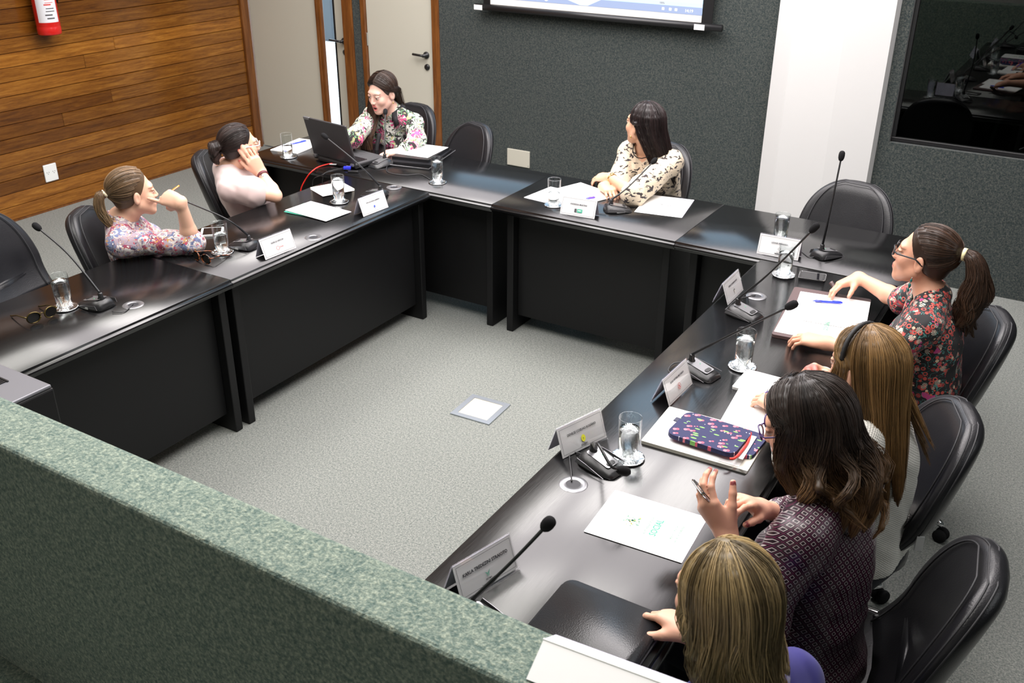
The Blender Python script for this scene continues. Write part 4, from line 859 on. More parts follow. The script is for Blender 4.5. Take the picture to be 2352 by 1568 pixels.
def skinmat():
    n = N('skin'); a = n.n('Attribute', attribute_name='Col').outputs['Color']; v = n.tc(); x = n.noise(v, 38, 3); y = n.noise(v, 900, 2)
    n.p(col=n.mix(n.math('MULTIPLY', x.outputs[0], .16), a, c4((.70, .30, .20))), rough=.48, spec=.4); n.s_ = 0
    n.set(n.b.inputs['Subsurface Weight'], .10); n.set(n.b.inputs['Subsurface Radius'], (.02, .008, .004)); n.bump(y.outputs[0], .12, .001); return n.m
M['skin'] = skinmat()
def hairmat():
    n = N('hair'); a = n.n('Attribute', attribute_name='Col').outputs['Color']; n.p(col=a, rough=.42, spec=.4); return n.m
M['hair'] = hairmat()
class Hair:
    def __init__(s, head, root, tip=None, jitter=.3, seed=1):
        s.h = head; s.g = []; s.root = np.array(root); s.tip = np.array(tip if tip is not None else root); s.j = jitter; s.rng = np.random.default_rng(seed)
    def on(s, d, off=.008):
        d = unit(d); r = np.array([.073, .091, .080]); t = 1/np.linalg.norm(d/r); q = d*(t+off)+np.array([0, -.018, .033]); return s.h.w(*q)
    def guide(s, pts, r, n=30, wave=0., mode=1, freq=3.):
        pts = np.array(pts, float); r = np.array(r, float)*np.ones(len(pts)); s.g.append((pts, r, n, wave, mode, freq))
    def tint(s): return s.rng.normal(0, s.j*.75)
    def arc(s, d0, d1, n=6, off0=.002, off1=.006, dip=0.):
        d0, d1 = unit(d0), unit(d1); w = math.acos(max(-1, min(1, d0@d1))); out = []
        for t in np.linspace(0, 1, n):
            d = (math.sin((1-t)*w)*d0+math.sin(t*w)*d1)/max(math.sin(w), 1e-4); out.append(s.on(d, off0+(off1-off0)*t))
        return out
    def build(s, parent, h=.005, capoff=.004, line=(.028, .50), radius=.0011, name='hair', extra=None, low=-.052, cap=True, col=None):
        k = s.h.s; G = []
        if cap:
            g = Grp(s.h.c, s.h.R, .012); g.ell(V3(0, -.018, .033)*k, (np.array([.073, .091, .080])+capoff)*k); g.ell(V3(0, -.050, -.020)*k, V3(.060, .052, .062)*k, k=.02)
            g.plane(V3(0, line[0], .02)*k, unit(V3(0, 1, -line[1])), .006); g.plane(V3(0, -.03, low)*k, V3(0, .25, -1), .01); G.append(g)
        gg = Grp(k=.010)
        for pts, r, n, wv, md, fq in s.g:
            if md == 2: continue
            for a, b, ra, rb in zip(pts, pts[1:], r, r[1:]): gg.cone(a, b, ra*.80, rb*.80)
        if gg.p: G.append(gg)
        v, f = solid_mesh(G, h, .012); nv = len(v)
        P_, K, NS = [], [], 18
        for pts, r, n, wv, md, fq in s.g:
            t = np.linspace(0, len(pts)-1, NS); i = np.minimum(t.astype(int), len(pts)-2); u = (t-i)[:, None]; p0, p1, p2, p3 = pts[np.maximum(i-1, 0)], pts[i], pts[i+1], pts[np.minimum(i+2, len(pts)-1)]
            c = .5*(2*p1+(p2-p0)*u+(2*p0-5*p1+4*p2-p3)*u*u+(3*p1-p0-3*p2+p3)*u**3); rad = np.interp(t, np.arange(len(r)), r); T = np.gradient(c, axis=0); T /= np.maximum(np.linalg.norm(T, axis=1), 1e-9)[:, None]
            O = c-s.h.c; O -= T*(O*T).sum(1)[:, None]; O /= np.maximum(np.linalg.norm(O, axis=1), 1e-9)[:, None]; Bn = np.cross(T, O)
            tg = s.tint()
            for _ in range(n):
                a = s.rng.uniform(0, 6.283) if md else s.rng.uniform(.25, 2.9); q = s.rng.uniform(.86, 1.18); ca, sa = math.cos(a)*q, math.sin(a)*q
                if md == 0: ca *= 1.25
                ph, am = s.rng.uniform(0, 6.28), s.rng.uniform(.4, 1.)*(wv+.0022*(md == 1)); x = np.linspace(0, 1, NS); tw = am*np.sin(x*6.28*fq+ph)*np.clip(x*2.5-.5, 0, 1); lift = s.rng.normal(0, .0016)
                cut = s.rng.uniform(.88, 1.) if md else 1.
                st = c+Bn*(ca*rad+tw)[:, None]+O*(sa*rad+lift+tw*.4)[:, None]; st = np.stack([np.interp(np.linspace(0, cut, NS), np.linspace(0, 1, NS), st[:, e]) for e in range(3)], 1); P_.append(st); K.append(1+tg+s.rng.normal(0, s.j*.8))
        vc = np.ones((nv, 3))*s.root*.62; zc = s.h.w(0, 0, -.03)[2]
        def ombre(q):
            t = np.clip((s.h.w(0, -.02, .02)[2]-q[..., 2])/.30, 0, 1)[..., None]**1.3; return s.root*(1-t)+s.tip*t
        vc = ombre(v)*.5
        if P_:
            P_ = np.array(P_); S_ = len(P_); T = np.gradient(P_, axis=1); T /= np.maximum(np.linalg.norm(T, axis=2), 1e-9)[..., None]; O = P_-s.h.c; O -= T*(O*T).sum(2)[..., None]; O /= np.maximum(np.linalg.norm(O, axis=2), 1e-9)[..., None]; Bn = np.cross(T, O)
            rr = radius*np.concatenate([np.full(NS-5, 1.), np.linspace(1, .25, 5)])[None, :, None]*np.array([.7+.6*((i*37) % 10)/10 for i in range(S_)])[:, None, None]
            ring = np.stack([P_+O*rr, P_+(-.5*O+.87*Bn)*rr, P_+(-.5*O-.87*Bn)*rr], 2); sv = ring.reshape(-1, 3); b = (np.arange(S_)[:, None, None]*NS*3+np.arange(NS-1)[None, :, None]*3); k3 = np.arange(3)[None, None, :]; k4 = (k3+1) % 3
            sf = np.stack([b+k3, b+k4, b+3+k4, b+3+k3], -1).reshape(-1, 4)+nv; kk = np.clip(np.array(K), .35, 1.9)[:, None, None]; sc_ = (ombre(P_)*kk); sc_ = np.repeat(sc_[:, :, None, :], 3, 2).reshape(-1, 3)
            v = np.concatenate([v, sv]); f = np.concatenate([f, sf]); vc = np.concatenate([vc, np.clip(sc_, 0, 1)])
        if extra: vc = extra(v, vc)
        return obj(name, np_mesh(name, v, f, vc), 'hair', parent)
def person(label, head, neck, pelvis, rs, ls, re, le, rw, lw, hands, skin, cloth, sleeve=1., clothmat=None, res=.0036, trousers=None, lips=(.5, .13, .12), brow=(.05, .03, .02), nails=None, collar=.0, fold=.006, neckline=.06, vneck=.05, bust=.045, loose=.012, dn=0, rw_c=None, foldsc=38., legs=None, chestr=.15, liner=.6, hem=None, sleevew=1.):
    pel, nk = np.asarray(pelvis, float), np.asarray(neck, float); rs, ls, re, le, rw, lw = (np.asarray(q, float) for q in (rs, ls, re, le, rw, lw))
    t = thing('person', (pel[0], pel[1], 0), label, 'person')
    up = unit(nk-pel); rt = rs-ls; rt = unit(rt-up*(rt@up)); fw = np.cross(up, rt); A = np.stack([rt, fw, up]); L = np.linalg.norm(nk-pel)
    def torso(inf):
        g = Grp(k=.03); e = lambda f_, x=0, y=0: pel+up*L*f_+rt*x+fw*y
        g.ell(e(.02), V3(.170, .125, .12)+inf, A).ell(e(.33), V3(.132, .100, .15)+inf, A, k=.05).ell(e(.66, 0, .005), V3(chestr, .102, .16)+inf, A, k=.05)
        g.cone(rs-up*.005, ls-up*.005, .045+inf, .045+inf, k=.03)
        for q in (-1, 1): g.ell(e(.62, q*.068, .075), V3(.062, .052, .066)*(bust/.045)+inf*.8, A, k=.035)
        return g
    ga = torso(0.); hb = head.w(0, -.02, -.075)
    gn = Grp(k=.02); gn.cone(nk-up*.02, hb, .048, .045); 
    for q in (rs, ls): gn.cone(nk+up*.02, q-up*.005, .040, .044, k=.035)
    arms = []
    for s_, e_, w_ in ((rs, re, rw), (ls, le, lw)):
        g = Grp(k=.015); m = e_+(w_-e_)*.28; g.cone(s_, e_, .041, .033).cone(e_, m, .033, .035).cone(m, w_, .035, .022); arms.append(g)
    legs = legs or [pel+fw*.43+rt*q*.10-V3(0, 0, .02) for q in (1, -1)]; gl_ = []
    for q, kn in zip((1, -1), legs):
        g = Grp(k=.02); hp = pel+rt*q*.085-up*.03; ft = np.array([kn[0], kn[1], .06])-fw*.04; g.cone(hp, kn, .085, .058).cone(kn, ft, .054, .034).cone(ft-V3(0, 0, .025), ft+fw*.16-V3(0, 0, .030), .036, .026); gl_.append(g)
    hg = [make_hand(rw, *hands[0][:2], 1, **hands[0][2]), make_hand(lw, *hands[1][:2], -1, **hands[1][2])]
    hd = head.group(); v, f = solid_mesh([hd, gn, ga]+arms+hg+gl_, res, .014)
    col = np.ones((len(v), 3))*np.array(skin); head.paint(v, col, skin, lips, brow, liner)
    for g in hg:
        for p, u, q in g.tips:
            d = v-p; m = (np.linalg.norm(d, axis=1) < .0115) & (d@u > .0022) & (d@q > -.006); col[m] = np.array(nails) if nails else np.array(skin)*.8+np.array([.2, .1, .1])*.5
            m = (np.linalg.norm(d, axis=1) < .02); col[m] = col[m]*.9+np.array([.6, .2, .15])*.1
    body = obj('body', np_mesh('body', v, f, col), 'skin', t)
    # garment
    gt = torso(loose); ng = Grp(k=.03); 
    for q in (rs, ls): ng.cone(nk+up*.010, q-up*.004, .042+loose, .047+loose, k=.04)
    G = [gt, ng]; 
    for s_, e_, w_ in ((rs, re, rw), (ls, le, lw)):
        g = Grp(k=.02); wd = sleevew
        if sleeve <= .5: g.cone(s_, s_+(e_-s_)*sleeve*2, .043+loose, (.040+loose)*wd)
        else: g.cone(s_, e_, .042+loose, (.036+loose)*wd).cone(e_, e_+(w_-e_)*(sleeve-.5)*2, (.036+loose)*wd, .027+loose*.8)
        G.append(g)
    cut = []
    g = Grp(k=.01); g.cone(nk-up*(.01)+fw*.012, nk+up*.12+fw*.03, neckline, neckline*1.05); cut.append(g)
    if vneck: g = Grp(k=.01); g.cone(nk+fw*.10-up*.0, nk+fw*.115-up*vneck*1.6, vneck, .008); cut.append(g)
    if hem is not None: g = Grp(k=.01); g.ell(pel-up*(.16-hem), V3(.4, .4, .16), A); cut.append(g)
    w1 = hashnoise(dn+5, foldsc, fold, 6, (1, 1, .55)); w2 = hashnoise(dn+9, foldsc*2.4, fold*.45, 5)
    v, f = solid_mesh(G, .0042, .016, lambda W: w1(W)+w2(W)+F4(.001), cut)
    c = obj('clothing', np_mesh('clothing', v, f), clothmat, t); c.name = cloth
    gp = Grp(k=.03); gp.ell(pel+up*L*.0, V3(.174, .128, .118), A); 
    G = [gp]
    for q, kn in zip((1, -1), legs):
        g = Grp(k=.02); hp = pel+rt*q*.085-up*.03; ft = np.array([kn[0], kn[1], .06])-fw*.04; g.cone(hp, kn, .093, .066).cone(kn, ft+V3(0, 0, .05), .062, .05); G.append(g)
    v, f = solid_mesh(G, .009, .02); obj('trousers', np_mesh('trousers', v, f), trousers or M['darkcloth'], t)
    G = []
    for kn in legs:
        ft = np.array([kn[0], kn[1], .06])-fw*.04; g = Grp(k=.015); g.cone(ft-V3(0, 0, .022), ft+fw*.16-V3(0, 0, .028), .039, .029); G.append(g)
        vv, ff = solid_mesh([g], .008); obj('shoe', np_mesh('shoe', vv, ff), 'black', t)
    t_ = dict(t=t, torso=A, pel=pel, up=up, rt=rt, fw=fw, L=L, hands=hg, body=body); return t_
M['darkcloth'] = plain('dark_trousers', (.02, .021, .028), .9); M['denim'] = plain('blue_denim', (.03, .06, .22), .9)
# ------------------------------------------------------------------ fabrics
def fabric(name, layers, base, rough=.85, sheen=.1, warp=0.):
    n = N(name); v = n.tc()
    if warp: v = n.n('VectorMath', {0: v, 1: n.n('VectorMath', {0: n.noise(v, 18, 2).outputs['Color'], 'Scale': warp}, operation='SCALE').outputs[0]}, operation='ADD').outputs[0]
    col = c4(base)
    for kind, sc, th, c, loc, stretch in layers:
        vv = n.mapg(v, stretch, loc=(loc, loc*.7, loc*1.3))
        if kind == 'dot': m = n.math('LESS_THAN', n.vor(vv, sc, 1).outputs['Distance'], th)
        elif kind == 'blob': m = n.math('GREATER_THAN', n.noise(vv, sc, 2, .5, .3).outputs[0], th)
        elif kind == 'ring': x = n.vor(vv, sc, 1).outputs['Distance']; m = n.math('MULTIPLY', n.math('LESS_THAN', x, th), n.math('GREATER_THAN', x, th*.55))
        elif kind == 'edge': m = n.math('LESS_THAN', n.vor(vv, sc, 1, 'DISTANCE_TO_EDGE').outputs['Distance'], th)
        elif kind == 'line': m = n.math('LESS_THAN', n.math('ABSOLUTE', n.math('SUBTRACT', n.noise(vv, sc, 1, .5, 1.2).outputs[0], .5)), th)
        elif kind == 'petal':   # flower heads made of radiating strokes
            x = n.vor(vv, sc, 1); rel = n.n('VectorMath', {0: vv, 1: x.outputs['Position']}, operation='SUBTRACT').outputs[0]; s = n.n('SeparateXYZ', {0: rel})
            an = n.math('ARCTAN2', s.outputs[2], n.math('ADD', s.outputs[0], s.outputs[1])); m = n.math('MULTIPLY', n.math('GREATER_THAN', n.math('SINE', n.math('MULTIPLY', an, 11.)), -.1), n.math('LESS_THAN', x.outputs['Distance'], th))
        col = n.mix(m, col, c4(c))
    n.p(col=col, rough=rough, sheen=sheen); n.bump(n.noise(n.tc(), 500, 1).outputs[0], .15, .001); return n.m
U = (1, 1, 1)
M['paisley'] = fabric('paisley_cotton', [('blob', 16, .53, (.30, .05, .10), 0, U), ('blob', 19, .58, (.14, .17, .30), 3, U), ('line', 14, .016, (.62, .50, .42), 1, U), ('ring', 22, .42, (.62, .57, .55), 2, U), ('dot', 34, .22, (.45, .05, .10), 4, U), ('line', 24, .012, (.55, .28, .06), 7, U), ('line', 18, .010, (.06, .05, .10), 5, U), ('line', 32, .014, (.30, .34, .42), 8, U), ('dot', 60, .2, (.75, .70, .66), 6, U)], (.36, .27, .32), warp=.03)
M['floral3'] = fabric('floral_viscose', [('blob', 13, .50, (.62, .59, .53), 0, U), ('blob', 20, .60, (.55, .48, .22), 2, U), ('petal', 13, .62, (.70, .68, .64), 3, U), ('line', 26, .020, (.16, .36, .17), 4, U), ('petal', 9, .36, (.58, .06, .20), 6, U), ('line', 30, .017, (.02, .015, .02), 5, U), ('blob', 15, .64, (.02, .014, .018), 9, U), ('dot', 9, .16, (.75, .10, .26), 6, U)], (.025, .018, .02), warp=.02)
M['tiger'] = fabric('cream_brushstroke_print', [('blob', 24, .60, (.025, .018, .02), 0, (1.1, 1.1, 2.2)), ('blob', 42, .63, (.025, .018, .02), 3, (.8, .8, 2.4))], (.60, .50, .37), .7, warp=.03)
M['floral5'] = fabric('black_floral_jersey', [('blob', 11, .66, (.30, .02, .06), 1, U), ('petal', 34, .30, (.58, .06, .05), 2, U), ('dot', 26, .17, (.75, .55, .38), 2, U), ('line', 30, .014, (.08, .28, .26), 4, U), ('ring', 44, .38, (.60, .09, .07), 5, U), ('petal', 30, .32, (.64, .56, .46), 6, U), ('blob', 26, .66, (.45, .05, .20), 7, U), ('blob', 10, .60, (.012, .012, .014), 8, U), ('dot', 70, .13, (.6, .08, .08), 3, U)], (.012, .012, .014), .8)
M['pink'] = plain('pale_pink_wool', (.58, .45, .43), .95, sheen=.3)
def quilt():
    n = N('white_quilted_jersey'); s = n.n('SeparateXYZ', {0: n.tc()}); a = n.math('MULTIPLY', n.math('ADD', n.math('MULTIPLY', s.outputs[0], .7), n.math('MULTIPLY', s.outputs[1], .8)), 300.); b = n.math('MULTIPLY', s.outputs[2], 460.)
    x = n.math('ABSOLUTE', n.math('MULTIPLY', n.math('SINE', n.math('ADD', a, b)), n.math('SINE', n.math('SUBTRACT', a, b)))); n.p(col=n.mix(x, c4((.72, .70, .64)), c4((.84, .82, .76))), rough=.9, sheen=.2); n.bump(x, .5, .004); return n.m
M['quilt'] = quilt()
def satin():
    n = N('plum_satin_squares'); s = n.n('SeparateXYZ', {0: n.tc()}); a = n.math('ADD', n.math('MULTIPLY', s.outputs[0], .72), n.math('MULTIPLY', s.outputs[1], .72)); b = n.math('SUBTRACT', s.outputs[2], n.math('MULTIPLY', n.math('SUBTRACT', s.outputs[0], s.outputs[1]), .5)); co_, si = math.cos(.55)*62, math.sin(.55)*62
    u = n.math('ADD', n.math('MULTIPLY', a, co_), n.math('MULTIPLY', b, si)); w = n.math('SUBTRACT', n.math('MULTIPLY', b, co_), n.math('MULTIPLY', a, si))
    q = [n.math('ABSOLUTE', n.math('SUBTRACT', n.math('FRACT', z), .5)) for z in (u, w)]; m = n.math('MAXIMUM', *q)
    rg = n.math('MULTIPLY', n.math('LESS_THAN', m, .30), n.math('GREATER_THAN', m, .21)); col = n.mix(rg, c4((.013, .006, .010)), c4((.42, .35, .36))); col = n.mix(n.math('GREATER_THAN', m, .455), col, c4((.10, .015, .05)))
    n.p(col=col, rough=.32, spec=.4); n.bump(n.noise(n.tc(), 300).outputs[0], .1, .001); return n.m
M['satin'] = satin()
M['blue'] = plain('royal_blue_knit', (.03, .026, .17), .9, sheen=.1)
M['collar8'] = fabric('lilac_patterned_collar', [('line', 40, .03, (.25, .2, .6), 1, U), ('dot', 60, .2, (.8, .78, .85), 3, U)], (.55, .5, .72))
M['blackcloth'] = plain('black_collar_cloth', (.012, .011, .013), .8)
# ------------------------------------------------------------------ accessories worn by people
def spectacles(h, t, mat, lens=(.85, .9, .95), y0=.102, w=.024, hh=.0175, thick=.0018):
    g = None
    for q in (-1, 1):
        L = [h.w(q*.033+w*math.cos(a), y0-.010*abs(math.cos(a))*(math.cos(a)*q > 0), .002+hh*math.sin(a)) for a in np.linspace(0, 6.2832, 22)]
        r = obj('eyeglasses', tube(L, thick, 6), mat, t, True); g = g or r
        obj('temple', tube([h.w(q*.057, y0-.008, .007), h.w(q*.078, .075, .008), h.w(q*.0835, .01, .010), h.w(q*.083, -.02, -.008)], thick, 6), mat, r, True)
        obj('lens', prism([(w*.95*math.cos(a), hh*.95*math.sin(a)) for a in np.linspace(0, 6.2832, 20)[:-1]], -.0004, .0004, mat=frame(h.r, h.u, -h.f, h.w(q*.033, y0-.004, .002))), 'acrylic', r)
    obj('bridge', tube([h.w(-.010, y0, .006), h.w(0, y0+.004, .009), h.w(.010, y0, .006)], thick, 6), mat, g, True)
def band(p, ax, r, w, mat, name, t, seg=20, th=.002):
    q = Vector(unit(ax)).to_track_quat('Z', 'Y').to_matrix().to_4x4(); q.translation = Vector(p)
    return obj(name, lathe([(r, -w/2), (r+th, -w/2), (r+th, w/2), (r, w/2), (r, -w/2)], seg, mat=q), mat, t, True)
def shirt_collar(nk, up, fw, rt, mat, t, r=.062, h=.045):
    bm = bmesh.new(); A, B, C = [], [], []
    for k in range(25):
        a = math.radians(-128+256*k/24); d = -fw*math.cos(a)+rt*math.sin(a); fl = max(0, abs(k-12)-6)/6
        A.append(bm.verts.new(nk+d*(r*.96)+up*(.005-fl*.045)+fw*fl*.025)); B.append(bm.verts.new(nk+d*(r*1.02)+up*(h-fl*.035)+fw*fl*.02)); C.append(bm.verts.new(nk+d*(r*1.32+fl*.012)+up*(h*.1-fl*.075)+fw*fl*.02))
    for X_, Y_ in ((A, B), (B, C)):
        for k in range(24): bm.faces.new((X_[k], X_[k+1], Y_[k+1], Y_[k]))
    o = obj('collar', bm, mat, t, True); m = o.modifiers.new('s', 'SOLIDIFY'); m.thickness = .003; return o
def handheld_pen(p, d, L, mat, label, cap=None):
    p, d = np.asarray(p, float), unit(d); t = thing('pen', tuple(p), label, 'pen'); obj('barrel', tube([p, p+d*.012, p+d*L*.85, p+d*L], [.0012, .0038, .0042, .0036], 10), mat, t, True)
    obj('grip', tube([p+d*.012, p+d*.045], .0048, 10), cap or mat, t, True); s = unit(np.cross(d, (0, 0, 1))); obj('clip', tube([p+d*(L-.004)+s*.005, p+d*(L-.04)+s*.0055], .0012, 6), cap or 'label', t)
def scalp(H, tie, n=22, r=.013, ns=30, starts=None, dip=0.):
    for k in range(n):
        a = math.pi*2*k/n; x = math.sin(a); c = math.cos(a)
        d0 = V3(.98*x, .72*c if c > 0 else .62*c, .72*max(c, 0)**1.4+(.12 if c > 0 else -.75*(-c)**.8)+.12*abs(x)*(c > -.2)-.1)
        H.guide(H.arc(d0, tie, 6, .001, .005), [r*.6, r*.75, r*.8, r*.8, r*.8, r*.7], ns, mode=0)
    for k in range(n//2):
        a = 2*math.pi*k/(n//2); H.guide(H.arc(V3(.5*math.sin(a), .45*math.cos(a)+.1, .85), tie, 6, .001, .005), r*.8, ns, mode=0)
def falls(H, part_y, thetas, L, drift, r=(.016, .020, .019, .014, .006), n=60, wave=.0, spread=.02, seed=1, out=0., freq=3., Lvar=.12, e=-.15, gather=0.):
    R = random.Random(seed); drift = np.asarray(drift, float); S = []
    for th in thetas:
        a = math.radians(th); e_ = V3(math.sin(a), math.cos(a)*.95, e); top = V3(.05*math.copysign(1, math.sin(a)+1e-6), part_y+.14*math.cos(a), .98); S.append(H.arc(top, e_, 5, .000, .004))
    bc = np.mean([q[-1] for q in S], 0)
    for pts in S:
        b = pts[-1]; o = unit(b-H.h.c-np.array([0, 0, (b-H.h.c)[2]])); l = L*(1+R.uniform(-Lvar, Lvar)); sd = np.array([R.gauss(0, 1), R.gauss(0, 1), 0])*spread; ph = R.uniform(0, 6.28); sg = R.choice((-1, 1))
        for t in np.linspace(.12, 1., 8):
            w = wave*min(1, t*1.6); q = b+(np.array([bc[0], bc[1], b[2]])-b)*gather*t+np.array([0, 0, -l*t])+drift*(t**1.2)+sd*t+o*(out*math.sin(t*2.2)); q = q+np.cross(o, [0, 0, 1])*w*math.sin(t*6.28*freq/2+ph)+o*w*.7*math.cos(t*6.28*freq/2*sg+ph); pts.append(q)
        rr = .86*np.interp(np.linspace(0, 1, len(pts)), np.linspace(0, 1, len(r)), r); H.guide(pts, rr, n, wave*.3, 1, freq)
# ------------------------------------------------------------------ the people
SK = (.74, .45, .32)
down = V3(0, 0, -1)
# one: paisley blouse, ponytail, hand at the temple
h = Head(P(308, 442, 1.0), (.44, .90, .02), size=.93); nk = h.c+V3(-.075, -.035, -.135); rt = unit(V3(.70, -.71, 0))
e_ = P(440, 556, .79); T = h.w(.080, .055, .022); w_ = sphere_hit(416, 466, T, .168, False); ls = nk-rt*.165-V3(0, 0, .04); rs = nk+rt*.160-V3(0, 0, .05)
p = person('woman in paisley blouse with blond ponytail, one finger at her temple', h, nk, (-.68, -1.31, .47), rs, ls, e_, ls+V3(.01, .04, -.27), w_, ls+V3(.06, .16, -.42),
    ((T-w_, V3(.35, -.75, .5), dict(curl=[(.05, .12, .08), (.8, 1.3, .6), (1.0, 1.4, .7), (1.1, 1.4, .7)], thumb=(.5, .5, .5), scale=1.0)), (V3(1, .3, -.02), V3(0, 0, 1), dict())), SK, 'blouse', .60, M['paisley'], dn=1, fold=.009, sleevew=1.25, vneck=.03)
H = Hair(h, (.17, .105, .055), (.40, .28, .14), .35, 1); tie = V3(.05, -.97, -.12); scalp(H, tie); tp = H.on(tie, .02); b = -h.f
for k in range(8):
    a = k*.785; s = h.r*math.cos(a)+h.u*.3*math.sin(a); H.guide([tp, tp+b*.025+s*.008+V3(0, 0, -.005), tp+b*.035+s*.018+V3(0, 0, -.06), tp+b*.02+s*.030+V3(0, 0, -.11), tp+s*.042+h.f*.01*(k % 3)+V3(0, 0, -.155)], [.011, .015, .017, .014, .005], 60, .004, 1)
H.build(p['t']); band(tp+b*.004, b*.8+V3(0, 0, -.5), .014, .011, plain('cream_hair_tie', (.8, .72, .5), .7), 'hair_tie', p['t'], th=.005)
ft = p['hands'][0]; c = ft.o+ft.R[1]*.075-ft.R[2]*.022; handheld_pen(c-unit(h.r+h.f*.2)*-.0-ft.R[0]*.03+ft.R[1]*.05, ft.R[0]*.8-ft.R[1]*.55, .12, M['orange'], 'orange and white pen between the fingers of the paisley blouse woman', M['white'])
# two: pink top, dark bun, glasses, hand behind the ear
h = Head(P(552, 335, 1.0), (.46, .89, .02), size=.93); nk = h.c+V3(-.07, -.04, -.135); rt = unit(V3(.75, -.66, 0)); e_ = P(632, 449, .785); T = h.w(.092, .0, .020); w_ = sphere_hit(600, 397, T, .165, True); rs = nk+rt*.165-V3(0, 0, .045); ls = nk-rt*.165-V3(0, 0, .04)
p = person('woman in pale pink top with dark bun and hand at her ear', h, nk, (-.79, -.41, .47), rs, ls, e_, ls+V3(.0, .04, -.27), w_, ls+V3(.10, .16, -.40),
    ((T-w_, V3(.8, -.35, .1), dict(curl=[(.2, .15, .1), (.15, .15, .1), (.2, .2, .1), (.25, .25, .15)], thumb=(.55, .2, .3))), (V3(.6, .4, -.1), V3(0, 0, 1), dict())), SK, 'top', .24, M['pink'], dn=2, loose=.022, sleevew=1.35, trousers=M['darkcloth'], vneck=.05, nails=(.6, .12, .1))
H = Hair(h, (.030, .018, .015), (.035, .02, .016), .4, 2); tie = V3(0, -.95, -.30); scalp(H, tie); tp = H.on(tie, .022)
for k in range(5):
    a0 = k*1.25; ax = unit(-h.f*.8+V3(0, 0, .1)); u1 = h.r; u2 = np.cross(ax, u1); H.guide([tp+ax*(.010+.006*k)+(u1*math.cos(a0+t)+u2*math.sin(a0+t))*(.030-.002*k) for t in np.linspace(0, 4.2, 8)], [.012, .016, .017, .017, .017, .016, .014, .008], 50, .002)
for k in range(3): H.guide([tp-V3(0, 0, .02)+h.r*(.02*(k-1)), tp-h.f*.022-V3(0, 0, .045)+h.r*(.02*(k-1)), tp-h.f*.01-V3(0, 0, .07)+h.r*(.015*(k-1))], [.012, .014, .008], 40)
H.build(p['t']); spectacles(h, p['t'], plain('pale_clear_frames', (.75, .68, .62), .2), thick=.0026)
fo = unit(w_-e_); wp = w_-fo*.02; b_ = band(wp, fo, .027, .014, plain('dark_red_strap', (.12, .02, .03), .5), 'watch', p['t'], th=.003); obj('watch_face', lathe([(0, 0), (.010, 0), (.010, .005), (0, .006)], 16, mat=frame(np.cross(fo, unit(V3(.55, -.7, .3))), fo, unit(V3(.55, -.7, .3)), wp+unit(V3(.55, -.7, .3))*.029)), 'chrome', b_, True)
g = p['hands'][0]; handheld_pen(g.o+g.R[1]*.13-g.R[2]*.02-g.R[0]*.02, -g.R[1]+g.R[0]*.15, .135, M['silver'], 'grey pen held beside the ear of the pink top woman')
bp = p['pel']+p['fw']*.36; obj('skirt_fold', tube([bp+p['rt']*.02, bp+p['fw']*.08+p['rt']*.02], [.07, .06], 14), fabric('plaid_cloth', [('line', 30, .03, (.5, .4, .42), 1, U)], (.30, .06, .12)), p['t'], True)
# three: speaking woman behind the laptop
h = Head(P(878, 212, 1.075), (-.12, -.97, -.26), (0, -.2, 1), .97, 1.); nk = h.c+V3(-.005, .085, -.140); rs = nk+V3(-.160, .02, -.035); ls = nk+V3(.160, .01, -.045); e_ = P(812, 318, .85); w_ = P(801, 330, .795)
p = person('woman in a floral shirt with a black collar, speaking behind the laptop', h, nk, (-.89, .86, .48), rs, ls, e_, P(957, 322, .81), w_, P(922, 347, .78),
    ((V3(.25, -.95, -.05), V3(-.15, .2, 1), dict(curl=[(.35, .4, .3)])), (V3(-.6, -.75, -.05), V3(.1, .1, 1), dict(curl=[(.4, .5, .3)]))), (.74, .47, .38), 'shirt', .92, M['floral3'], dn=3, trousers=M['darkcloth'], lips=(.62, .12, .13), brow=(.07, .04, .03), neckline=.048, vneck=.04, sleevew=1.2, fold=.008)
p['body']; h.mouth = 1.
shirt_collar(nk+V3(0, -.005, .012), V3(0, -.1, 1), V3(0, -1, -.1), V3(-1, 0, 0), M['blackcloth'], p['t'], .074, .05)
obj('placket', tube(smooth([nk+V3(.0, -.125, -.10), nk+V3(.0, -.165, -.20), nk+V3(0, -.17, -.32)], 8), .013, 6), M['blackcloth'], p['t'], True)
H = Hair(h, (.035, .020, .014), (.07, .035, .02), .35, 3)
for q in (-1, 1):
    for k in range(9):
        d0 = V3(.04*q-.04, .78-.17*k, .66+.36*min(1, k/3)); d1 = V3(q*1., .30-.10*k, .02-.02*k); H.guide(H.arc(d0, d1, 6, .000, .004), .012, 34, mode=0)
        H.guide(H.arc(d1, V3(q*.55 if q > 0 else -.75, -.72, -.45), 4, .004, .005), .013, 30, mode=0)
b = h.w(.068, .01, -.055)   # tresses in front of her right shoulder
for k in range(7):
    s = h.r*(.008*(k-3)); H.guide([H.on(V3(.9, -.1, .0), .01), h.w(.080, .0, -.05)+s, nk+V3(-.085, -.085, -.03)+s, nk+V3(-.080, -.160, -.12)+s*1.4, nk+V3(-.065, -.175, -.20)+s, nk+V3(-.045, -.165, -.285)+s*.5], [.016, .019, .020, .019, .015, .005], 60, .002)
for k in range(4): H.guide([H.on(V3(-.75+.3*k, -.7, -.4), .01), nk+V3(.05-.03*k, .04, .05), nk+V3(.02-.03*k, .10, -.06)], [.018, .018, .008], 40)
H.build(p['t'], line=(.036, .42))
for q in (-1, 1): obj('earring', lathe([(0, -.012), (.004, -.008), (.003, 0), (0, .004)], 10, mat=Matrix.Translation(Vector(h.w(q*.079, .0, -.052)))), 'gold', p['t'], True)
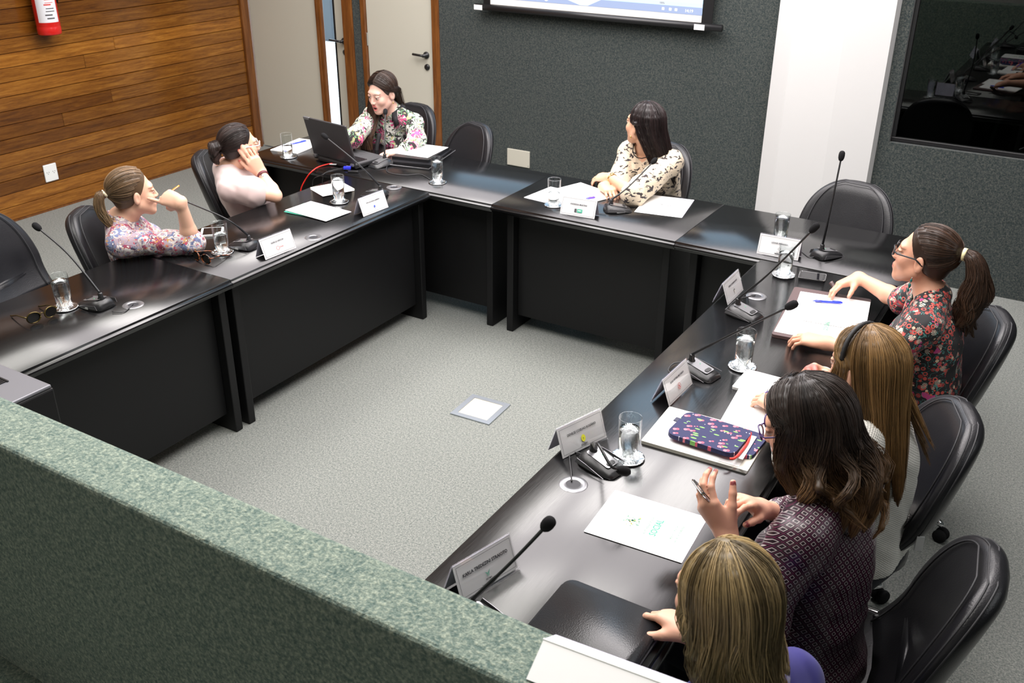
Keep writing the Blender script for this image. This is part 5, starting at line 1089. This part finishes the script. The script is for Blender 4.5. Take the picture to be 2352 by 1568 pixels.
# four: cream patterned blouse, long black hair, looking back to the screen
h = Head(P(1478, 285, 1.085), (-.93, .30, .08)); nk = V3(h.c[0]+.02, h.c[1]+.045, .945); rs = nk+V3(-.130, .055, -.045); ls = nk+V3(.150, -.030, -.045); e_ = nk+V3(-.115, -.10, -.19)
p = person('woman in cream and black patterned blouse with long black hair', h, nk, (.94, .93, .50), rs, ls, e_, P(1455, 446, .79), P(1386, 428, .775), P(1402, 407, .815),
    ((V3(.65, -.5, .0), V3(0, .1, 1), dict(curl=[(.6, .7, .4)])), (V3(-.8, .25, -.15), V3(.1, -.25, 1), dict(curl=[(.4, .5, .3)], thumb=(.6, .2, .3)))), (.64, .38, .25), 'blouse', .5, M['tiger'], dn=4, fold=.008, loose=.016, vneck=.055, sleevew=1.25, nails=(.55, .2, .18))
H = Hair(h, (.020, .012, .012), (.022, .013, .012), .4, 4); H.s = 0
fr = 1
falls(H, .1, (-172, -160, -148, -135, -120, -105, -92, 172, 160, 148, 135, 120, 105, 92, 180), .30, (.090, .065, 0), gather=.55, n=70, spread=.010, r=(.016, .02, .019, .014, .005), e=-.1)
falls(H, .3, (-75, 75, 62, -62), .0001, (0, 0, 0), n=30, Lvar=0, r=(.014, .014, .014, .01, .006))
H.build(p['t'], line=(.036, .42))
obj('hair_clip', box((-.016, -.008, -.004), (.016, .008, .004), .003, mat=frame(h.r, h.u, -h.f, h.w(.0, -.112, .045))), 'chrome', p['t']); 
lw_ = np.asarray(P(1402, 407, .815)); fo = unit(lw_-np.asarray(P(1455, 446, .79))); b_ = band(lw_-fo*.02, fo, .026, .008, 'gold', 'watch', p['t'], th=.002); obj('watch_face', lathe([(0, 0), (.009, 0), (.009, .004), (0, .005)], 14, mat=frame(unit(np.cross(fo, V3(0, -.3, 1))), fo, unit(V3(0, -.3, 1)), lw_-fo*.02+unit(V3(0, -.3, 1))*.0265)), 'gold', b_, True)
cp = [nk+V3(-.06*math.sin(a)*1.2, -.02-.095*math.cos(a)*1., .035-.06*max(0, math.cos(a))) for a in np.linspace(-2.4, 2.4, 14)]; obj('neck_cord', tube(cp, .0028, 6), 'rubber', p['t'], True)
obj('earring', lathe([(0, -.014), (.005, -.007), (.004, 0), (0, .003)], 10, mat=Matrix.Translation(Vector(h.w(-.078, .01, -.055)))), 'gold', p['t'], True)
# five: black floral top, glasses, ponytail
h = Head(P(2122, 588, 1.10), (-.985, .08, .10), size=.96); nk = h.c+V3(.055, 0, -.150); rs = nk+V3(-.045, .165, -.045); ls = nk+V3(.010, -.165, -.04); le = V3(2.51, -.83, .80); re = V3(2.46, -.33, .815); rw = P(1973, 637, .825)
p = person('woman in a black floral top with dark framed glasses and a long ponytail', h, nk, (2.66, -.59, .47), rs, ls, re, le, rw, P(1900, 788, .79),
    ((V3(-.72, -.62, -.30), V3(-.3, .2, 1), dict(curl=[(.35, .35, .25), (.45, .4, .3), (.5, .45, .3), (.55, .5, .3)], thumb=(.75, .35, .1), spread=.10)), (V3(-.95, .12, -.06), V3(0, -.1, 1), dict(curl=[(.35, .5, .3), (.4, .55, .3), (.42, .6, .3), (.45, .6, .3)], spread=.09))), (.70, .37, .25), 'floral_top', .42, M['floral5'], dn=5, trousers=M['denim'], loose=.014, vneck=.05, sleevew=1.15, lips=(.52, .16, .14), brow=(.09, .05, .03), fold=.007, bust=.055, hem=.03)
H = Hair(h, (.052, .026, .015), (.10, .055, .03), .35, 5); tie = V3(-.12, -.97, .20); scalp(H, tie, 26, .012, 34); tp = H.on(tie, .020); b = -h.f
for k in range(13):
    a = k*.5; s = h.r*math.cos(a*2)*1.15+b*.55*math.sin(a*2); wv = .020*math.sin(k*1.7); H.guide([tp, tp+b*.035+s*.012+V3(0, 0, -.004), tp+b*.062+s*.026+V3(0, 0, -.06), tp+b*(.066+wv)+s*.036+V3(0, 0, -.13), tp+b*(.052-wv)+s*.038+V3(0, 0, -.19), tp+b*(.058+wv)+s*.032+V3(0, 0, -.235-.02*(k % 3))], [.012, .018, .021, .020, .016, .006], 85, .010, 1, 4.)
H.build(p['t'], radius=.0008); band(tp+b*.005, b+V3(0, 0, .1), .016, .012, plain('yellow_hair_tie', (.85, .78, .45), .7), 'hair_tie', p['t'], th=.006)
spectacles(h, p['t'], 'black', thick=.0030, hh=.016)
for k, (z_, s_) in enumerate(((-.062, .0028), (-.072, .006), (-.092, .008), (-.110, .006))): obj('earring', lathe([(0, -s_*1.4), (s_*.7, -s_*.3), (s_*.6, s_*.6), (0, s_*1.3)], 8, mat=Matrix.Translation(Vector(h.w(-.081, .002, z_)))), plain('teal_stone', (.01, .13, .12), .15) if k else 'chrome', p['t'], True)
g = p['hands'][1]; band(g.o+g.R[0]*.0095+g.R[1]*.100-g.R[2]*.012, g.R[1]-g.R[2]*.5, .0088, .005, 'chrome', 'ring', p['t'], 14)
# six: white quilted jacket, straight golden brown hair with a black headband
h = Head(P(1985, 842, 1.105), (-.90, .42, -.10), size=.96); nk = h.c+V3(.065, -.010, -.150); rs = nk+V3(.015, .165, -.04); ls = nk+V3(-.035, -.165, -.035); le = V3(2.43, -1.61, .80); re = V3(2.44, -1.27, .80)
p = person('woman in a white quilted jacket with long golden brown hair and a black headband', h, nk, (2.63, -1.43, .47), rs, ls, re, le, sphere_hit(1893, 868, re, .21, False), P(1800, 938, .79),
    ((V3(-.35, -.6, .35), V3(-.6, .3, .4), dict(curl=[(1.0, 1.3, .7)], thumb=(.4, .5, .4))), (V3(-.8, .45, -.05), V3(.1, -.1, 1), dict(curl=[(.3, .35, .2), (.45, .5, .3), (.5, .55, .3), (.5, .55, .3)], thumb=(.5, .45, .2)))), (.70, .40, .28), 'jacket', .95, M['quilt'], dn=6, loose=.018, vneck=.0, neckline=.055, trousers=M['darkcloth'], fold=.010, foldsc=30, sleevew=1.1, hem=.04)
H = Hair(h, (.25, .145, .055), (.17, .09, .033), .25, 6)
falls(H, .15, (180, 170, 158, 146, 134, -170, -158, -146, -134, -120, 120, -106, 106), .36, (.075, -.045, 0), gather=.38, n=210, spread=.008, r=(.017, .021, .021, .018, .006), Lvar=.06, e=-.1)
falls(H, .2, (94, 104, 114, 124), .30, (.135, .02, 0), n=60, spread=.02, r=(.011, .012, .010, .006, .002), Lvar=.2)
for q in (-1, 1):
    for k in range(4): H.guide(H.arc(V3(.12*q, .80-.12*k, .70), V3(q*.98, .25+.08*k, -.15), 6, .004, .010)+[h.w(q*.075, .02+.012*k, -.07), h.w(q*.070, .0+.01*k, -.13)], [.013, .014, .014, .014, .014, .013, .012, .006], 60)
H.build(p['t'], radius=.0008, line=(.04, .40))
hb = [h.w(*(unit(V3(math.sin(a), .34, math.cos(a)))/np.linalg.norm(unit(V3(math.sin(a), .34, math.cos(a)))/(np.array([.073, .091, .080])+.016))+np.array([0, -.018, .033]))) for a in np.linspace(-1.5, 1.5, 40)]
hb_ = obj('headband', tube(hb, [.0075 if k % 2 else .0062 for k in range(40)], 8), plain('ridged_black_band', (.012, .012, .013), .6), p['t'], True)
g = p['hands'][1]; tp = g.tips[0][0]; handheld_pen(tp+unit(V3(-.6, .35, -.35))*.03, V3(.62, -.40, .62), .14, M['purple'], 'purple pen in the writing hand near the white pad')
band(g.o+g.R[0]*.0*-1+g.R[1]*.104-g.R[2]*.012+g.R[0]*-.0095*-1, g.R[1]-g.R[2]*.4, .0088, .005, 'chrome', 'ring', p['t'], 14)
# seven: plum satin blouse, wavy dark hair, phone in both hands
h = Head(P(1848, 975, 1.155), (-.93, -.02, -.36), (-.3, 0, 1), .96); nk = h.c+V3(.085, .0, -.155); rs = nk+V3(.02, .165, -.045); ls = nk+V3(-.02, -.170, -.04); lw = P(1668, 1222, .88); rw = P(1748, 1168, .865); le = V3(2.545, -2.27, .775); re = V3(2.57, -1.81, .76)
pt = P(1636, 1158, .945)
p = person('woman in a plum satin blouse with wavy dark hair, typing on a phone', h, nk, (2.63, -2.02, .47), rs, ls, re, le, rw, lw,
    ((pt+V3(.02, .03, .03)-rw, V3(.3, .75, .65), dict(curl=[(.35, .45, .3), (.55, .7, .4), (.6, .8, .5), (.7, .9, .5)], thumb=(.5, .35, .3))), (pt+V3(.0, -.005, -.015)-lw, V3(-.35, -.85, .1), dict(curl=[(.45, .55, .35), (.5, .6, .4), (.55, .65, .4), (.6, .7, .4)], thumb=(.6, .5, .2)))), (.74, .40, .28), 'satin_blouse', .86, M['satin'], dn=7, loose=.020, vneck=.03, neckline=.055, fold=.013, foldsc=26, sleevew=1.35, nails=(.16, .01, .03), hem=.0, trousers=M['darkcloth'])
H = Hair(h, (.030, .020, .016), (.42, .22, .08), .3, 7)
falls(H, .0, (180, 168, 156, 144, 132, 120, 108, -168, -156, -144, -132, -120, -108, -96, 96, -84), .225, (.075, -.02, 0), n=220, wave=.020, spread=.020, r=(.018, .023, .024, .022, .008), Lvar=.14, out=.015, freq=2.6, e=-.05)
falls(H, .0, (174, 160, 146, 132, 118, 104, -176, -162, -148, -134, -120, -104), .235, (.085, -.02, 0), n=46, wave=.028, spread=.030, r=(.008, .012, .014, .013, .005), seed=9, Lvar=.2, out=.026, freq=3.6, e=.0)
for q in (-1, 1):
    for k in range(5): H.guide(H.arc(V3(.05*q, .78-.14*k, .70), V3(q*.97, .42-.06*k, -.05), 6, .004, .012)+[h.w(q*.086, .045, -.06), h.w(q*.080, .03, -.13), h.w(q*.086, .01, -.19)], [.014, .015, .015, .015, .016, .016, .016, .015, .006], 80, .008)
H.build(p['t'], radius=.0008, line=(.042, .40))
spectacles(h, p['t'], plain('violet_frames', (.05, .02, .12), .25), thick=.0022)
ph = thing('mobile_phone', tuple(pt), 'black phone held up in both hands above the green lettered folder', 'phone'); a1 = unit(V3(-.45, -.45, .77)); n1 = unit(V3(.54, .54, .64)); x1 = np.cross(a1, n1); G = frame(x1, a1, n1, pt+V3(-.012, .015, .0))
obj('body', prism(rrect(.062, .118, .009), -.004, .004, .001, mat=G), 'black', ph); obj('screen', prism(rrect(.056, .095, .003), .0041, .0046, mat=G), plain('lit_phone_screen', (.02, .02, .025), .08), ph); obj('rim', tube([G @ Vector((*q, 0)) for q in rrect(.062, .118, .009)+rrect(.062, .118, .009)[:1]], .0028, 6), 'chrome', ph)
fo = unit(lw-le); b_ = None
for k in range(14):
    a = 6.2832*k/14; q = Vector(fo).to_track_quat('Z', 'Y').to_matrix().to_4x4(); q.translation = Vector(lw-fo*.03); o = obj('bracelet_link', box((.026, -.0052, -.008), (.030, .0052, .008), .0015, 1, mat=q @ Matrix.Rotation(a, 4, 'Z')), 'gold', p['t'])
g = p['hands'][1]; r_ = band(g.o+g.R[0]*.010+g.R[1]*.098-g.R[2]*.010, g.R[1]-g.R[2]*.5, .0088, .007, 'gold', 'ring', p['t'], 14); g = p['hands'][0]; band(g.o-g.R[0]*.0095+g.R[1]*.1-g.R[2]*.014, g.R[1]-g.R[2]*.7, .0088, .006, 'gold', 'ring', p['t'], 14)
# eight: blonde woman at the near end
h = Head(P(1655, 1372, 1.12), (-.86, .48, -.16), size=.95); nk = h.c+V3(.065, -.02, -.15); rs = nk+V3(.065, .125, -.075); ls = nk+V3(-.070, -.140, -.06); rw = V3(2.455, -2.425, .80)
p = person('blonde woman in royal blue top holding the leather portfolio', h, nk, (2.80, -2.62, .47), rs, ls, V3(2.63, -2.42, .79), V3(2.60, -2.77, .74), rw, V3(2.52, -2.62, .60),
    ((V3(-.80, .35, -.10), V3(.1, .2, 1), dict(curl=[(.35, .5, .35), (.5, .7, .4), (.5, .7, .4), (.5, .7, .4)], thumb=(.65, .35, .1))), (V3(-.8, .5, -.05), V3(0, 0, 1), dict())), (.74, .42, .30), 'top', .9, M['blue'], dn=8, nails=(.06, .01, .03), vneck=.0, neckline=.06, loose=.014)
H = Hair(h, (.32, .235, .115), (.55, .41, .21), .50, 8)
falls(H, .1, (180, 170, 158, 146, 134, 122, 110, -170, -158, -146, -134, -122, -110, -98, 98), .33, (.05, -.03, 0), gather=.15, n=220, wave=.013, spread=.014, r=(.018, .022, .022, .019, .007), Lvar=.15, freq=2.4, e=-.1)
falls(H, .1, tuple(range(-176, 180, 16)[:6])+(176, 160, 144, 128, 112), .30, (.055, -.03, 0), gather=.1, n=46, wave=.016, spread=.022, r=(.008, .011, .012, .010, .004), seed=6, out=.010, Lvar=.25, freq=3.2, e=-.05)
falls(H, .2, (-84, 84, -70, 70), .10, (0, 0, 0), n=80, wave=.006, r=(.016, .018, .018, .014, .007), e=-.1)
H.build(p['t'], radius=.0008, line=(.042, .40))
up8 = p['up']; shirt_collar(nk-up8*.01, up8, p['fw'], p['rt'], M['collar8'], p['t'], .066, .05)
# ------------------------------------------------------------------ origins of single-mesh things at their base
for o in list(SC.objects):
    if o.type == 'MESH' and o.parent is None and o.get('kind') != 'structure' and o.location.length < 1e-6 and not o.children:
        n = len(o.data.vertices); c = np.empty(n*3, F4); o.data.vertices.foreach_get('co', c); c = c.reshape(-1, 3); q = np.array([(c[:, 0].min()+c[:, 0].max())/2, (c[:, 1].min()+c[:, 1].max())/2, c[:, 2].min()])
        o.data.transform(Matrix.Translation(Vector(-q))); o.location = q
